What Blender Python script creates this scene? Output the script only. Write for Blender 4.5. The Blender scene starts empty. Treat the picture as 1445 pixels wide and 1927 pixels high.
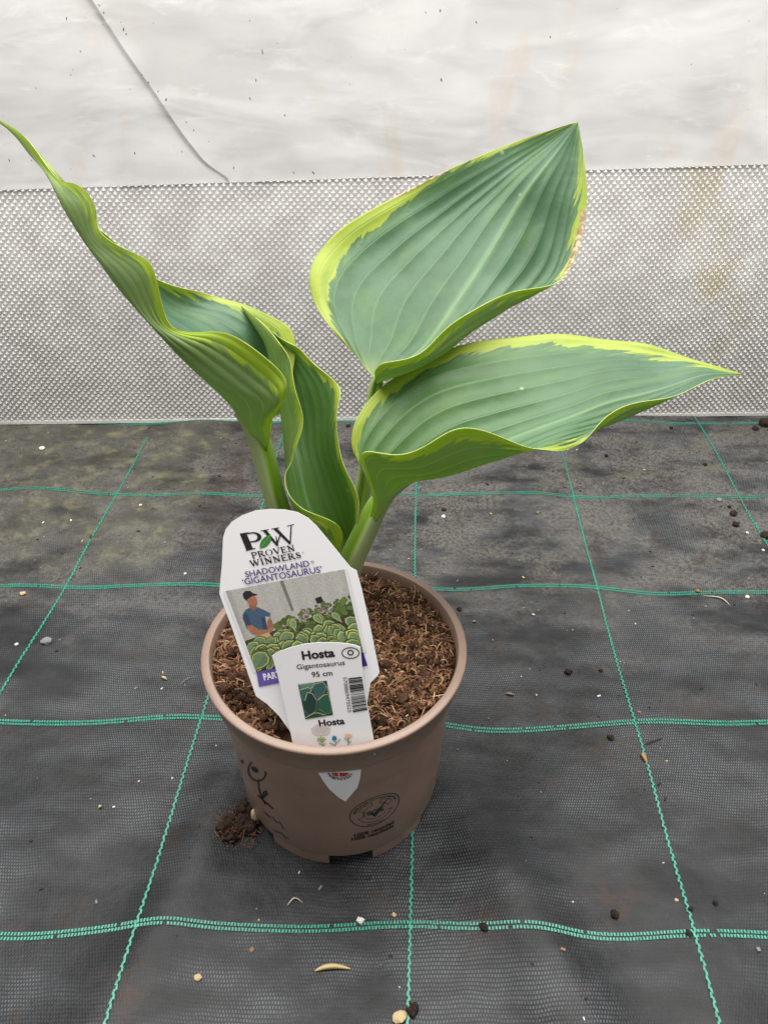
import bpy, math, random
import numpy as np
from mathutils import Vector, Matrix, noise as mnoise

random.seed(7)
rng = np.random.default_rng(7)
scene = bpy.context.scene
col = scene.collection

# ------------------------------------------------------------------ camera
F, CX, CY, H = 1447.0, 722.5, 963.5, 0.573      # photo pixels, camera height in metres
_y = np.array([800 - CX, CY + 91, F]); _y /= np.linalg.norm(_y)
_z = np.array([0, _y[2], -_y[1]]); _z /= np.linalg.norm(_z)
_x = -np.cross(_y, _z)
R = np.array([_x, _y, _z])                       # world axes in (right, up, forward)
cam_d = bpy.data.cameras.new('camera'); cam = bpy.data.objects.new('camera', cam_d); col.objects.link(cam)
m = Matrix.Identity(4)
for i in range(3):
    m[i][0], m[i][1], m[i][2] = R[i][0], R[i][1], -R[i][2]
m[2][3] = H
cam.matrix_world = m
cam_d.sensor_fit = 'VERTICAL'; cam_d.sensor_height = 36; cam_d.lens = F / 1927 * 36
cam_d.clip_start = 0.01; cam_d.clip_end = 100
scene.camera = cam

# ------------------------------------------------------------------ light: daylight diffused by the tunnel cover
world = bpy.data.worlds.new('World'); scene.world = world; world.use_nodes = True
bg = world.node_tree.nodes['Background']
bg.inputs[0].default_value = (1.0, 0.99, 0.975, 1); bg.inputs[1].default_value = 0.42

def area(name, loc, target, size, power, color=(1, 1, 1)):
    d = bpy.data.lights.new(name, 'AREA'); d.shape = 'RECTANGLE'; d.size, d.size_y = size
    d.energy = power; d.color = color
    o = bpy.data.objects.new(name, d); col.objects.link(o); o.location = loc
    o.rotation_euler = (Vector(target) - Vector(loc)).to_track_quat('-Z', 'Y').to_euler()
    return o
area('roof_daylight', (-0.05, 0.76, 1.48), (-0.05, 0.66, 0.0), (2.0, 1.25), 60, (1.0, 0.975, 0.93))
area('outside_daylight', (0.2, 2.3, 1.2), (0.0, 1.03, 0.4), (2.6, 1.6), 66, (1.0, 0.985, 0.96))

vs = scene.view_settings
vs.view_transform = 'Standard'; vs.look = 'None'; vs.gamma = 1.0; vs.use_curve_mapping = False; vs.exposure = 0.12

# ------------------------------------------------------------------ helpers
def ray(px, py):
    return R @ np.array([px - CX, CY - py, F])
def at_y(px, py, Y):
    d = ray(px, py); return np.array([0, 0, H]) + d * (Y / d[1])
def at_z(px, py, z=0.0):
    d = ray(px, py); return np.array([0, 0, H]) + d * ((z - H) / d[2])
def at_plane(px, py, p0, n):
    d = ray(px, py); o = np.array([0, 0, H]); return o + d * (np.dot(np.asarray(p0) - o, n) / np.dot(d, n))
def srgb(r, g, b):
    f = lambda c: (c / 255 / 12.92) if c / 255 <= 0.04045 else ((c / 255 + 0.055) / 1.055) ** 2.4
    return (f(r), f(g), f(b), 1.0)

OFF = {}
def empty(name, loc):
    o = bpy.data.objects.new(name, None); o.empty_display_size = 0.02
    o.location = loc; col.objects.link(o); OFF[o.name] = np.array(loc, float); return o
def tag(o, label=None, cat=None, group=None, kind=None):
    if label: o['label'] = label
    if cat: o['category'] = cat
    if group: o['group'] = group
    if kind: o['kind'] = kind
    return o
def mesh_obj(name, verts, faces, mat, parent=None, smooth=False, uvs=None, attrs=None, cols=None, loc=None, midx=None):
    verts = np.asarray(verts, float)
    off = np.zeros(3)
    if parent is not None: off = OFF[parent.name]
    elif loc is not None: off = np.array(loc, float)
    me = bpy.data.meshes.new(name)
    me.from_pydata((verts - off).tolist(), [], [list(f) for f in faces])
    for mt in (mat if isinstance(mat, (list, tuple)) else [mat]): me.materials.append(mt)
    if smooth: me.polygons.foreach_set('use_smooth', [True] * len(me.polygons))
    if midx is not None: me.polygons.foreach_set('material_index', midx)
    if uvs is not None:
        l = me.uv_layers.new(name='UVMap'); li = np.zeros(len(me.loops), int); me.loops.foreach_get('vertex_index', li)
        l.data.foreach_set('uv', np.asarray(uvs, np.float32)[li].ravel())
    if attrs:
        for k, v in attrs.items():
            a = me.attributes.new(k, 'FLOAT', 'POINT'); a.data.foreach_set('value', np.asarray(v, np.float32))
    if cols is not None:                       # per-face colours
        a = me.attributes.new('Col', 'FLOAT_COLOR', 'CORNER')
        n = np.array([len(f) for f in faces]); a.data.foreach_set('color', np.repeat(np.asarray(cols, np.float32), n, axis=0).ravel())
    me.update()
    o = bpy.data.objects.new(name, me); col.objects.link(o)
    if parent is not None: o.parent = parent
    elif loc is not None: o.location = loc
    OFF[o.name] = off
    return o

class NT:
    def __init__(s, name):
        s.m = bpy.data.materials.new(name); s.m.use_nodes = True
        s.t = s.m.node_tree; s.t.nodes.clear(); s.out = s.n('ShaderNodeOutputMaterial')
    def n(s, typ, **kw):
        nd = s.t.nodes.new(typ)
        for k, v in kw.items(): setattr(nd, k, v)
        return nd
    def lk(s, a, b): s.t.links.new(a, b)
    def put(s, inp, v):
        if isinstance(v, bpy.types.NodeSocket): s.lk(v, inp)
        else: inp.default_value = v
    def math(s, op, a, b=0.0, c=0.0, clamp=False):
        nd = s.n('ShaderNodeMath', operation=op, use_clamp=clamp)
        for i, v in enumerate((a, b, c)): s.put(nd.inputs[i], v)
        return nd.outputs[0]
    def mix(s, f, a, b, mode='MIX'):
        nd = s.n('ShaderNodeMix', data_type='RGBA', blend_type=mode)
        s.put(nd.inputs[0], f); s.put(nd.inputs[6], a); s.put(nd.inputs[7], b); return nd.outputs[2]
    def ramp(s, f, lo, hi):                      # smooth 0..1
        nd = s.n('ShaderNodeMapRange', interpolation_type='SMOOTHSTEP')
        s.put(nd.inputs[0], f); s.put(nd.inputs[1], lo); s.put(nd.inputs[2], hi); return nd.outputs[0]
    def noise(s, vec, scale, detail=4, rough=0.55, dist=0.0):
        nd = s.n('ShaderNodeTexNoise'); s.put(nd.inputs['Vector'], vec)
        nd.inputs['Scale'].default_value = scale; nd.inputs['Detail'].default_value = detail
        nd.inputs['Roughness'].default_value = rough; nd.inputs['Distortion'].default_value = dist
        return nd.outputs[0]
    def mapping(s, vec, scale=(1, 1, 1), loc=(0, 0, 0), rot=(0, 0, 0)):
        nd = s.n('ShaderNodeMapping'); s.put(nd.inputs[0], vec)
        nd.inputs[1].default_value = loc; nd.inputs[2].default_value = rot; nd.inputs[3].default_value = scale; return nd.outputs[0]
    def obj(s): return s.n('ShaderNodeTexCoord').outputs['Object']
    def attr(s, name): return s.n('ShaderNodeAttribute', attribute_name=name)
    def bump(s, h, strength, dist, normal=None):
        nd = s.n('ShaderNodeBump'); nd.inputs['Strength'].default_value = strength; nd.inputs['Distance'].default_value = dist
        s.put(nd.inputs['Height'], h)
        if normal is not None: s.lk(normal, nd.inputs['Normal'])
        return nd.outputs[0]
    def bsdf(s, color, rough=0.5, spec=0.5, normal=None, **kw):
        nd = s.n('ShaderNodeBsdfPrincipled'); s.put(nd.inputs['Base Color'], color); s.put(nd.inputs['Roughness'], rough)
        s.put(nd.inputs['Specular IOR Level'], spec)
        if normal is not None: s.lk(normal, nd.inputs['Normal'])
        for k, v in kw.items(): s.put(nd.inputs[k], v)
        return nd.outputs[0]
    def translucent(s, a, color, fac, normal=None):
        t = s.n('ShaderNodeBsdfTranslucent'); s.put(t.inputs[0], color)
        if normal is not None: s.lk(normal, t.inputs['Normal'])
        mx = s.n('ShaderNodeMixShader'); s.put(mx.inputs[0], fac); s.lk(a, mx.inputs[1]); s.lk(t.outputs[0], mx.inputs[2]); return mx.outputs[0]
    def done(s, sh): s.lk(sh, s.out.inputs[0]); return s.m

# ------------------------------------------------------------------ materials
def mat_ground():
    t = NT('weed_fabric'); c = t.obj()
    sep = t.n('ShaderNodeSeparateXYZ'); t.lk(c, sep.inputs[0]); x, y = sep.outputs[0], sep.outputs[1]
    wob = t.noise(c, 14, 2)
    wv = t.n('ShaderNodeCombineXYZ'); t.put(wv.inputs[0], t.math('ADD', x, t.math('MULTIPLY', wob, 0.004)))
    t.put(wv.inputs[1], t.math('ADD', t.math('ADD', y, t.math('MULTIPLY', x, -0.04)), t.math('MULTIPLY', wob, 0.012)))
    br = t.n('ShaderNodeTexBrick', offset=0.5); t.lk(wv.outputs[0], br.inputs[0])
    br.inputs['Color1'].default_value = (1, 1, 1, 1); br.inputs['Color2'].default_value = (.55, .55, .55, 1); br.inputs['Mortar'].default_value = (0, 0, 0, 1)
    br.inputs['Scale'].default_value = 1; br.inputs['Brick Width'].default_value = 0.0021; br.inputs['Row Height'].default_value = 0.0027
    br.inputs['Mortar Size'].default_value = 0.00076; br.inputs['Mortar Smooth'].default_value = 0.65
    dash = br.outputs[0]
    big = t.noise(c, 5.5, 3); mid = t.noise(t.mapping(c, (1, 2.2, 1)), 17, 4); fine = t.noise(c, 240, 3, 0.7); grain = t.noise(c, 900, 2, 0.7)
    vis = t.ramp(t.math('ADD', big, t.math('MULTIPLY', mid, 0.5)), 0.60, 0.88)
    base = t.mix(t.ramp(mid, 0.3, 0.7), (0.0055, 0.0062, 0.0072, 1), (0.0165, 0.0182, 0.0215, 1))
    dcol = t.mix(vis, (0.027, 0.0295, 0.034, 1), (0.145, 0.155, 0.168, 1))
    base = t.mix(t.math('MULTIPLY', dash, t.math('ADD', 0.60, t.math('MULTIPLY', vis, 0.35))), base, dcol)
    # pale silt dust, thicker towards the wall
    ydist = t.ramp(y, 0.34, 0.80)
    dust = t.math('MULTIPLY', t.ramp(t.math('ADD', t.noise(t.mapping(c, (1, 1.7, 1)), 11, 6, 0.65), t.math('MULTIPLY', ydist, 0.16)), 0.50, 0.74), t.math('ADD', 0.10, t.math('MULTIPLY', ydist, 0.70)))
    dust = t.math('MULTIPLY', dust, t.math('MULTIPLY', t.ramp(fine, 0.25, 0.62), t.math('ADD', 0.55, t.ramp(t.noise(c, 620, 3, 0.7), 0.38, 0.66))))
    base = t.mix(dust, base, (0.150, 0.142, 0.128, 1))
    # algae film over the far left corner, ending along a ragged edge
    edge = t.math('SUBTRACT', t.math('ADD', t.math('MULTIPLY', y, 0.06), -0.325), x)
    edge = t.math('ADD', edge, t.math('MULTIPLY', t.math('SUBTRACT', t.noise(c, 30, 4), 0.5), 0.045))
    alg = t.math('MULTIPLY', t.math('MULTIPLY', t.ramp(edge, -0.003, 0.006), t.ramp(y, 0.60, 0.74)), t.math('ADD', 0.25, t.math('MULTIPLY', t.ramp(t.noise(t.mapping(c, (1, 1.8, 1)), 22, 5, 0.65), 0.38, 0.66), 0.75)))
    acol = t.mix(t.ramp(t.noise(c, 40, 3), 0.45, 0.7), (0.075, 0.070, 0.055, 1), (0.185, 0.175, 0.105, 1))
    base = t.mix(t.math('MULTIPLY', alg, 0.85), base, acol)
    sp = t.noise(t.mapping(c, (1, 1.5, 1), (3, 1, 0)), 16, 4, 0.6)
    alg2 = t.math('MULTIPLY', t.ramp(sp, 0.57, 0.72), t.math('MULTIPLY', t.ramp(y, 0.72, 0.95), 0.5))
    base = t.mix(alg2, base, (0.130, 0.125, 0.075, 1))
    # spilt peat stain beside it
    sx = t.math('ABSOLUTE', t.math('ADD', edge, 0.030)); 
    pe = t.math('MULTIPLY', t.math('MULTIPLY', t.ramp(sx, 0.05, 0.0), t.ramp(y, 0.66, 0.80)), t.ramp(t.noise(c, 60, 5, 0.7), 0.34, 0.60))
    base = t.mix(t.math('MULTIPLY', pe, 0.7), base, (0.038, 0.022, 0.017, 1))
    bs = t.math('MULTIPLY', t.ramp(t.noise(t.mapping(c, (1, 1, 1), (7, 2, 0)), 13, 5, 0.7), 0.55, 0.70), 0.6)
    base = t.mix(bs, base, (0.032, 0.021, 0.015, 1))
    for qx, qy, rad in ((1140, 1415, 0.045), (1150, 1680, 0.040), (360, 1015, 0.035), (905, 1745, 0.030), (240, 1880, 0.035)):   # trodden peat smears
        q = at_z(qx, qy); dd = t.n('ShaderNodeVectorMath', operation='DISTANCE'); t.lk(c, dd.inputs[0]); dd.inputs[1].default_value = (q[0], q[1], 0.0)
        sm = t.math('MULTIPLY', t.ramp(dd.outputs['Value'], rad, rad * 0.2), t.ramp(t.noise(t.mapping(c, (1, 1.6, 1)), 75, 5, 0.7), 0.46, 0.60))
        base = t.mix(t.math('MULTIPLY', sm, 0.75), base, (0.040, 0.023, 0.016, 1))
    lint = t.math('MULTIPLY', t.ramp(grain, 0.66, 0.76), 0.35)
    base = t.mix(lint, base, (0.22, 0.21, 0.20, 1))
    hgt = t.math('ADD', dash, t.math('MULTIPLY', fine, 0.7))
    nb = t.bump(hgt, 0.8, 0.0005)
    nb = t.bump(t.noise(c, 45, 3), 0.35, 0.004, nb)
    rough = t.math('ADD', 0.46, t.math('MULTIPLY', t.math('ADD', dust, alg), 0.35))
    return t.done(t.bsdf(base, rough, 0.34, nb))

def mat_thread():
    t = NT('green_thread'); c = t.obj()
    n1 = t.noise(c, 30, 4); n2 = t.noise(c, 700, 2)
    sep = t.n('ShaderNodeSeparateXYZ'); t.lk(c, sep.inputs[0])
    colr = t.mix(t.ramp(n2, 0.35, 0.65), (0.010, 0.165, 0.112, 1), (0.032, 0.330, 0.228, 1))
    far = t.math('MULTIPLY', t.ramp(n1, 0.40, 0.70), t.ramp(sep.outputs[1], 0.35, 0.95))
    colr = t.mix(t.math('MULTIPLY', far, 0.8), colr, (0.10, 0.135, 0.115, 1))
    return t.done(t.bsdf(colr, 0.42, 0.5))

def mat_polythene():
    t = NT('polythene'); c = t.obj()
    a = t.noise(t.mapping(c, (1, 1, 2.6), rot=(0, 0.35, 0)), 6, 3, 0.5, 0.8); b = t.noise(t.mapping(c, (1.0, 1, 2.6), rot=(0, -0.12, 0)), 11, 3, 0.5, 0.8)
    st = t.noise(t.mapping(c, (2.2, 1, 0.8), (1.3, 0, 0.4)), 7, 4, 0.6); st2 = t.noise(t.mapping(c, (1, 1, 1)), 60, 3)
    base = t.mix(t.ramp(a, 0.35, 0.65), (0.49, 0.485, 0.48, 1), (0.58, 0.575, 0.565, 1))
    base = t.mix(t.math('MULTIPLY', t.ramp(st, 0.56, 0.74), 0.45), base, (0.52, 0.43, 0.33, 1))
    base = t.mix(t.math('MULTIPLY', t.ramp(t.noise(t.mapping(c, (1, 1, 3.2), (5, 0, 2), rot=(0, -0.2, 0)), 16, 5, 0.65, 0.5), 0.54, 0.76), 0.40), base, (0.76, 0.755, 0.745, 1))
    base = t.mix(t.math('MULTIPLY', t.ramp(st2, 0.66, 0.76), 0.14), base, (0.45, 0.42, 0.38, 1))
    nb = t.bump(b, 0.14, 0.012); nb = t.bump(a, 0.22, 0.03, nb)
    s1 = t.bsdf(base, 0.32, 0.5, nb)
    return t.done(t.translucent(s1, base, t.math('ADD', 0.44, t.math('MULTIPLY', t.ramp(b, 0.35, 0.75), -0.14)), nb))

def mat_panel():
    t = NT('prismatic_panel'); c = t.obj()
    st = t.noise(t.mapping(c, (1.0, 1, 0.7), (0.6, 0, 0.2)), 7, 5, 0.6); g = t.noise(c, 25, 4)
    sep = t.n('ShaderNodeSeparateXYZ'); t.lk(c, sep.inputs[0])
    base = t.mix(t.ramp(g, 0.35, 0.7), (0.62, 0.60, 0.585, 1), (0.73, 0.715, 0.70, 1))
    alg = t.math('MULTIPLY', t.ramp(st, 0.50, 0.68), t.math('MULTIPLY', t.ramp(sep.outputs[0], 0.15, 0.45), 0.55))
    base = t.mix(alg, base, (0.50, 0.44, 0.22, 1))
    base = t.mix(t.math('MULTIPLY', t.ramp(g, 0.62, 0.78), 0.35), base, (0.36, 0.33, 0.30, 1))
    return t.done(t.translucent(t.bsdf(base, 0.22, 0.6), base, 0.20))

def mat_plain(name, c, rough=0.5, spec=0.5, var=0.0, scale=60, bump=0.0):
    t = NT(name)
    if var or bump:
        o = t.obj(); n = t.noise(o, scale, 4, 0.6)
        cc = t.mix(t.ramp(n, 0.3, 0.7), tuple(v * (1 - var) for v in c[:3]) + (1,), tuple(min(1, v * (1 + var)) for v in c[:3]) + (1,))
        return t.done(t.bsdf(cc, rough, spec, t.bump(n, bump, 0.002) if bump else None))
    return t.done(t.bsdf(c, rough, spec))

def mat_pot():
    t = NT('taupe_plastic'); o = t.obj()
    n = t.noise(o, 30, 5, 0.6); f = t.noise(o, 420, 3, 0.7); sc = t.noise(t.mapping(o, (1, 1, 0.25)), 55, 5, 0.7)
    c = t.mix(t.ramp(n, 0.3, 0.7), (0.232, 0.152, 0.116, 1), (0.272, 0.181, 0.140, 1))
    c = t.mix(t.math('MULTIPLY', t.ramp(sc, 0.60, 0.75), 0.28), c, (0.40, 0.32, 0.27, 1))
    c = t.mix(t.math('MULTIPLY', t.ramp(t.noise(o, 95, 4, 0.7), 0.63, 0.75), 0.45), c, (0.09, 0.06, 0.045, 1))
    return t.done(t.bsdf(c, t.math('ADD', 0.33, t.math('MULTIPLY', n, 0.12)), 0.55, t.bump(f, 0.25, 0.0003)))

def mat_leaf(name, under):
    t = NT(name)
    uv = t.n('ShaderNodeUVMap', uv_map='UVMap').outputs[0]
    sep = t.n('ShaderNodeSeparateXYZ'); t.lk(uv, sep.inputs[0])
    U = t.math('SUBTRACT', t.math('MULTIPLY', sep.outputs[0], 2.0), 1.0)
    mm = t.attr('m').outputs['Fac']; brn = t.attr('b').outputs['Fac']
    ob = t.obj()
    aU = t.math('ABSOLUTE', U); vv = sep.outputs[1]
    jv = t.n('ShaderNodeCombineXYZ'); t.put(jv.inputs[0], t.math('SUBTRACT', t.math('MULTIPLY', vv, 15.0), t.math('MULTIPLY', aU, 9.0)))
    t.put(jv.inputs[1], t.math('ADD', t.math('MULTIPLY', vv, 4.5), aU)); t.put(jv.inputs[2], t.math('MULTIPLY', t.math('SIGN', U), 7.0))
    jag = t.noise(jv.outputs[0], 1.0, 3, 0.65); jag2 = t.noise(t.mapping(jv.outputs[0], (2.6, 1.6, 1)), 1.0, 2)
    mk = t.math('ADD', mm, t.math('ADD', t.math('MULTIPLY', t.math('SUBTRACT', jag, 0.5), 5.6), t.math('MULTIPLY', t.math('SUBTRACT', jag2, 0.5), 2.6)))
    mask = t.ramp(mk, -0.05, 0.06)
    halo = t.math('MULTIPLY', t.ramp(mk, -1.6, -0.9), t.ramp(jag2, 0.44, 0.56))   # intermediate grey-green streaks
    NV = 6.5
    fr = t.math('ABSOLUTE', t.math('SUBTRACT', t.math('FRACT', t.math('ADD', t.math('MULTIPLY', U, NV), 0.5)), 0.5))
    vein = t.ramp(fr, 0.09 if under else 0.06, 0.0)
    mid = t.ramp(t.math('ABSOLUTE', U), 0.05, 0.0)
    big = t.noise(ob, 22, 3); fine = t.noise(t.mapping(uv, (160, 6, 1)), 1.0, 3)
    if under:
        g = t.mix(t.ramp(big, 0.3, 0.7), (0.190, 0.275, 0.095, 1), (0.260, 0.345, 0.165, 1))
        y = (0.400, 0.500, 0.045, 1); hal = (0.20, 0.31, 0.075, 1); vc = (0.36, 0.46, 0.22, 1); vs_ = 0.8
    else:
        g = t.mix(t.ramp(big, 0.3, 0.7), (0.064, 0.148, 0.086, 1), (0.098, 0.200, 0.134, 1))
        y = (0.470, 0.540, 0.075, 1); hal = (0.165, 0.300, 0.105, 1); vc = (0.24, 0.40, 0.22, 1); vs_ = 0.30
    g = t.mix(t.math('MULTIPLY', t.ramp(t.noise(t.mapping(uv, (7, 5, 1), (3, 1, 0)), 1.0, 4), 0.5, 0.62), 0.30), g, hal)
    g = t.mix(t.attr('y').outputs['Fac'], g, (0.120, 0.240, 0.045, 1) if not under else (0.19, 0.31, 0.06, 1))
    g = t.mix(t.math('MULTIPLY', vein, vs_), g, vc); g = t.mix(t.math('MULTIPLY', mid, 0.7), g, vc)
    g = t.mix(t.math('MULTIPLY', t.ramp(vv, 0.16, 0.0), 0.75), g, (0.27, 0.37, 0.13, 1))
    if under: g = t.mix(t.math('MULTIPLY', t.ramp(aU, t.math('SUBTRACT', 0.16, t.math('MULTIPLY', vv, 0.12)), 0.02), 0.6), g, (0.30, 0.38, 0.17, 1))
    c = t.mix(t.math('MULTIPLY', halo, 0.55), g, hal)
    yv = t.mix(t.ramp(t.noise(t.mapping(uv, (30, 4, 1)), 1.0, 3), 0.35, 0.7), y, (y[0] * 0.72, y[1] * 0.85, y[2] * 0.9, 1))
    c = t.mix(mask, c, yv)
    spots = t.n('ShaderNodeTexVoronoi'); t.lk(ob, spots.inputs['Vector']); spots.inputs['Scale'].default_value = 55
    sp = t.math('MULTIPLY', t.ramp(spots.outputs['Distance'], 0.12, 0.06), t.ramp(t.noise(ob, 31, 2), 0.60, 0.66))
    c = t.mix(t.math('MULTIPLY', sp, 0.6), c, (0.62, 0.60, 0.33, 1))
    bk = t.ramp(t.math('ADD', brn, t.math('MULTIPLY', t.math('SUBTRACT', t.noise(ob, 130, 4, 0.7), 0.5), 1.1)), 0.45, 0.60)
    c = t.mix(bk, c, t.mix(t.ramp(t.noise(ob, 300, 3), 0.4, 0.6), (0.42, 0.27, 0.13, 1), (0.70, 0.62, 0.44, 1)))
    hgt = t.math('ADD', t.math('MULTIPLY', vein, 0.6 if under else -0.6), t.math('MULTIPLY', fine, 0.10))
    nb = t.bump(hgt, 0.35, 0.0008); nb = t.bump(t.noise(ob, 90, 3), 0.25, 0.002, nb)
    s1 = t.bsdf(c, 0.42 if not under else 0.55, 0.45 if not under else 0.25, nb)
    tc = t.mix(0.45, c, (0.46, 0.68, 0.10, 1))
    return t.done(t.translucent(s1, tc, 0.43, nb))

def mat_petiole(name, a, b):
    t = NT(name); o = t.obj()
    n = t.noise(t.mapping(o, (3, 3, 0.6)), 60, 3); k = t.attr('k').outputs['Fac']
    c = t.mix(k, a, b); c = t.mix(t.math('MULTIPLY', t.ramp(n, 0.4, 0.7), 0.3), c, (a[0] * 0.7, a[1] * 0.8, a[2] * 0.6, 1))
    return t.done(t.translucent(t.bsdf(c, 0.45, 0.35), c, 0.2))

def mat_compost():
    t = NT('compost'); o = t.obj()
    n = t.noise(o, 90, 5, 0.65); f = t.noise(o, 420, 4, 0.7)
    c = t.mix(t.ramp(n, 0.32, 0.68), (0.024, 0.011, 0.006, 1), (0.125, 0.064, 0.035, 1))
    c = t.mix(t.math('MULTIPLY', t.ramp(f, 0.5, 0.75), 0.5), c, (0.21, 0.125, 0.07, 1))
    return t.done(t.bsdf(c, 0.85, 0.2, t.bump(f, 1.0, 0.004)))

def mat_col(name, rough=0.5, spec=0.4, trans=0.0, noisy=0.0):
    t = NT(name); a = t.attr('Col').outputs['Color']
    if noisy:
        n = t.noise(t.obj(), 1100, 3, 0.7); a = t.mix(t.math('MULTIPLY', t.ramp(n, 0.35, 0.75), noisy), a, (0.02, 0.02, 0.02, 1))
    s1 = t.bsdf(a, rough, spec)
    return t.done(t.translucent(s1, a, trans) if trans else s1)

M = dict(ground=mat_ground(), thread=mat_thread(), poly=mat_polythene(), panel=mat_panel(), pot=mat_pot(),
         leaf_up=mat_leaf('leaf_upper', False), leaf_dn=mat_leaf('leaf_under', True),
         leaf_rim=mat_plain('leaf_edge', (0.46, 0.52, 0.20, 1), 0.5, 0.4),
         compost=mat_compost(), fibre=mat_col('coir', 0.7, 0.25, 0.15), prnt=mat_col('ink', 0.32, 0.45), photo=mat_col('photo_ink', 0.32, 0.45, noisy=0.35),
         ink=mat_plain('pot_ink', (0.022, 0.018, 0.016, 1), 0.5, 0.4), bits=mat_col('debris', 0.8, 0.2),
         petiole=mat_petiole('petiole', (0.36, 0.43, 0.19, 1), (0.20, 0.36, 0.03, 1)))
def mat_card():
    t = NT('tag_plastic'); o = t.obj()
    n = t.noise(o, 70, 5, 0.65); s = t.noise(o, 700, 2)
    c = t.mix(t.math('MULTIPLY', t.ramp(n, 0.60, 0.78), 0.16), (0.82, 0.81, 0.82, 1), (0.58, 0.50, 0.43, 1))
    c = t.mix(t.math('MULTIPLY', t.ramp(s, 0.72, 0.78), 0.35), c, (0.30, 0.22, 0.16, 1))
    return t.done(t.bsdf(c, 0.34, 0.45))
M['card'] = mat_card()
def mat_peat():
    t = NT('wet_peat'); o = t.obj(); f = t.noise(o, 380, 4, 0.7)
    return t.done(t.bsdf(t.mix(t.ramp(f, 0.35, 0.7), (0.012, 0.006, 0.004, 1), (0.060, 0.030, 0.018, 1)), 0.75, 0.3, t.bump(f, 1.0, 0.003)))
M['peat'] = mat_peat()

# ------------------------------------------------------------------ ground: woven weed fabric
def sstep(a, b, x):
    t = np.clip((x - a) / (b - a), 0, 1); return t * t * (3 - 2 * t)
POT = np.array([-0.0535, 0.399])
def gz(x, y):
    z = 0.0016 * np.sin(x * 17 + 1.3 + 3 * np.sin(y * 6)) + 0.0010 * np.sin(y * 23 + x * 9) + 0.0011 * np.sin(x * 31 - y * 27 + 0.7) + 0.0006 * np.sin(x * 57 + y * 13 + 2 * np.sin(y * 19))
    # folds beside the pot
    d = (x - 0.085) * 0.93 + (y - 0.30) * 0.36
    z = z + 0.0125 * np.exp(-(d / 0.030) ** 2) * np.exp(-((y - 0.25) / 0.17) ** 2)
    d2 = (x + 0.165) * 0.95 - (y - 0.30) * 0.20
    z = z + 0.0090 * np.exp(-(d2 / 0.026) ** 2) * np.exp(-((y - 0.30) / 0.16) ** 2)
    flat = np.exp(-(((x - POT[0]) ** 2 + (y - POT[1]) ** 2) / 0.085 ** 2) ** 2)
    z = z * (1 - flat)
    z = z + 0.055 * sstep(0.40, 0.85, x) ** 1.3 * sstep(0.62, 0.92, y) * (1 - sstep(0.93, 1.05, y - 0.07 * x))        # rises into the corner
    return z
xs = np.concatenate([np.linspace(-1.6, -0.75, 18)[:-1], np.linspace(-0.75, 0.75, 260), np.linspace(0.75, 1.6, 18)[1:]])
ys = np.concatenate([np.linspace(-0.5, 0.05, 16)[:-1], np.linspace(0.05, 1.2, 230), np.linspace(1.2, 2.2, 12)[1:]])
gx, gy = np.meshgrid(xs, ys); gv = np.stack([gx, gy, gz(gx, gy)], -1).reshape(-1, 3)
def grid_faces(nr, nc):
    i = np.arange(nr - 1)[:, None] * nc + np.arange(nc - 1)[None, :]; i = i.ravel()
    return np.stack([i, i + 1, i + nc + 1, i + nc], -1).tolist()
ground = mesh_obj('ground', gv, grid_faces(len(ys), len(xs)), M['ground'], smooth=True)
tag(ground, 'black woven weed-control fabric with a green thread grid, dusty towards the wall', None, kind='structure')

def add_box(V, Fc, c, ax, ay, az):
    b = len(V)
    for sx, sy, sz in ((-1, -1, -1), (1, -1, -1), (1, 1, -1), (-1, 1, -1), (-1, -1, 1), (1, -1, 1), (1, 1, 1), (-1, 1, 1)):
        V.append(c + ax * sx + ay * sy + az * sz)
    Fc += [[b, b + 3, b + 2, b + 1], [b + 4, b + 5, b + 6, b + 7], [b, b + 1, b + 5, b + 4], [b + 1, b + 2, b + 6, b + 5], [b + 2, b + 3, b + 7, b + 6], [b + 3, b, b + 4, b + 7]]

# lengthwise twisted threads
for x0, seed in ((-0.620, 1), (-0.385, 2), (-0.189, 3), (0.007, 4), (0.210, 5), (0.426, 6)):
    V, Fc = [], []; y = 0.08; k = 0; r = random.Random(seed)
    while y < 1.2:
        L = 0.0029; xx = x0 + 0.0012 * math.sin(y * 9 + seed)
        side = (k % 2) * 2 - 1
        cx, cy = xx + side * 0.00042 + r.uniform(-.0002, .0002), y
        zz = float(gz(cx, cy)) + 0.0006
        slope = (float(gz(cx, cy + 0.003)) - float(gz(cx, cy - 0.003))) / 0.006
        ax = np.array([0.00078, -0.0002 * side, 0]); ay = np.array([side * -0.00028, L * 0.60, L * 0.60 * slope]); az = np.array([0, 0, 0.0004])
        hide = mnoise.noise(Vector((x0 * 40, y * 14, seed))) > 0.38 and y > 0.62 and x0 < -0.15
        if not hide: add_box(V, Fc, np.array([cx, cy, zz]), ax, ay, az)
        y += L; k += 1
    o = mesh_obj('lengthwise_thread', V, Fc, M['thread'], ground)
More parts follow.
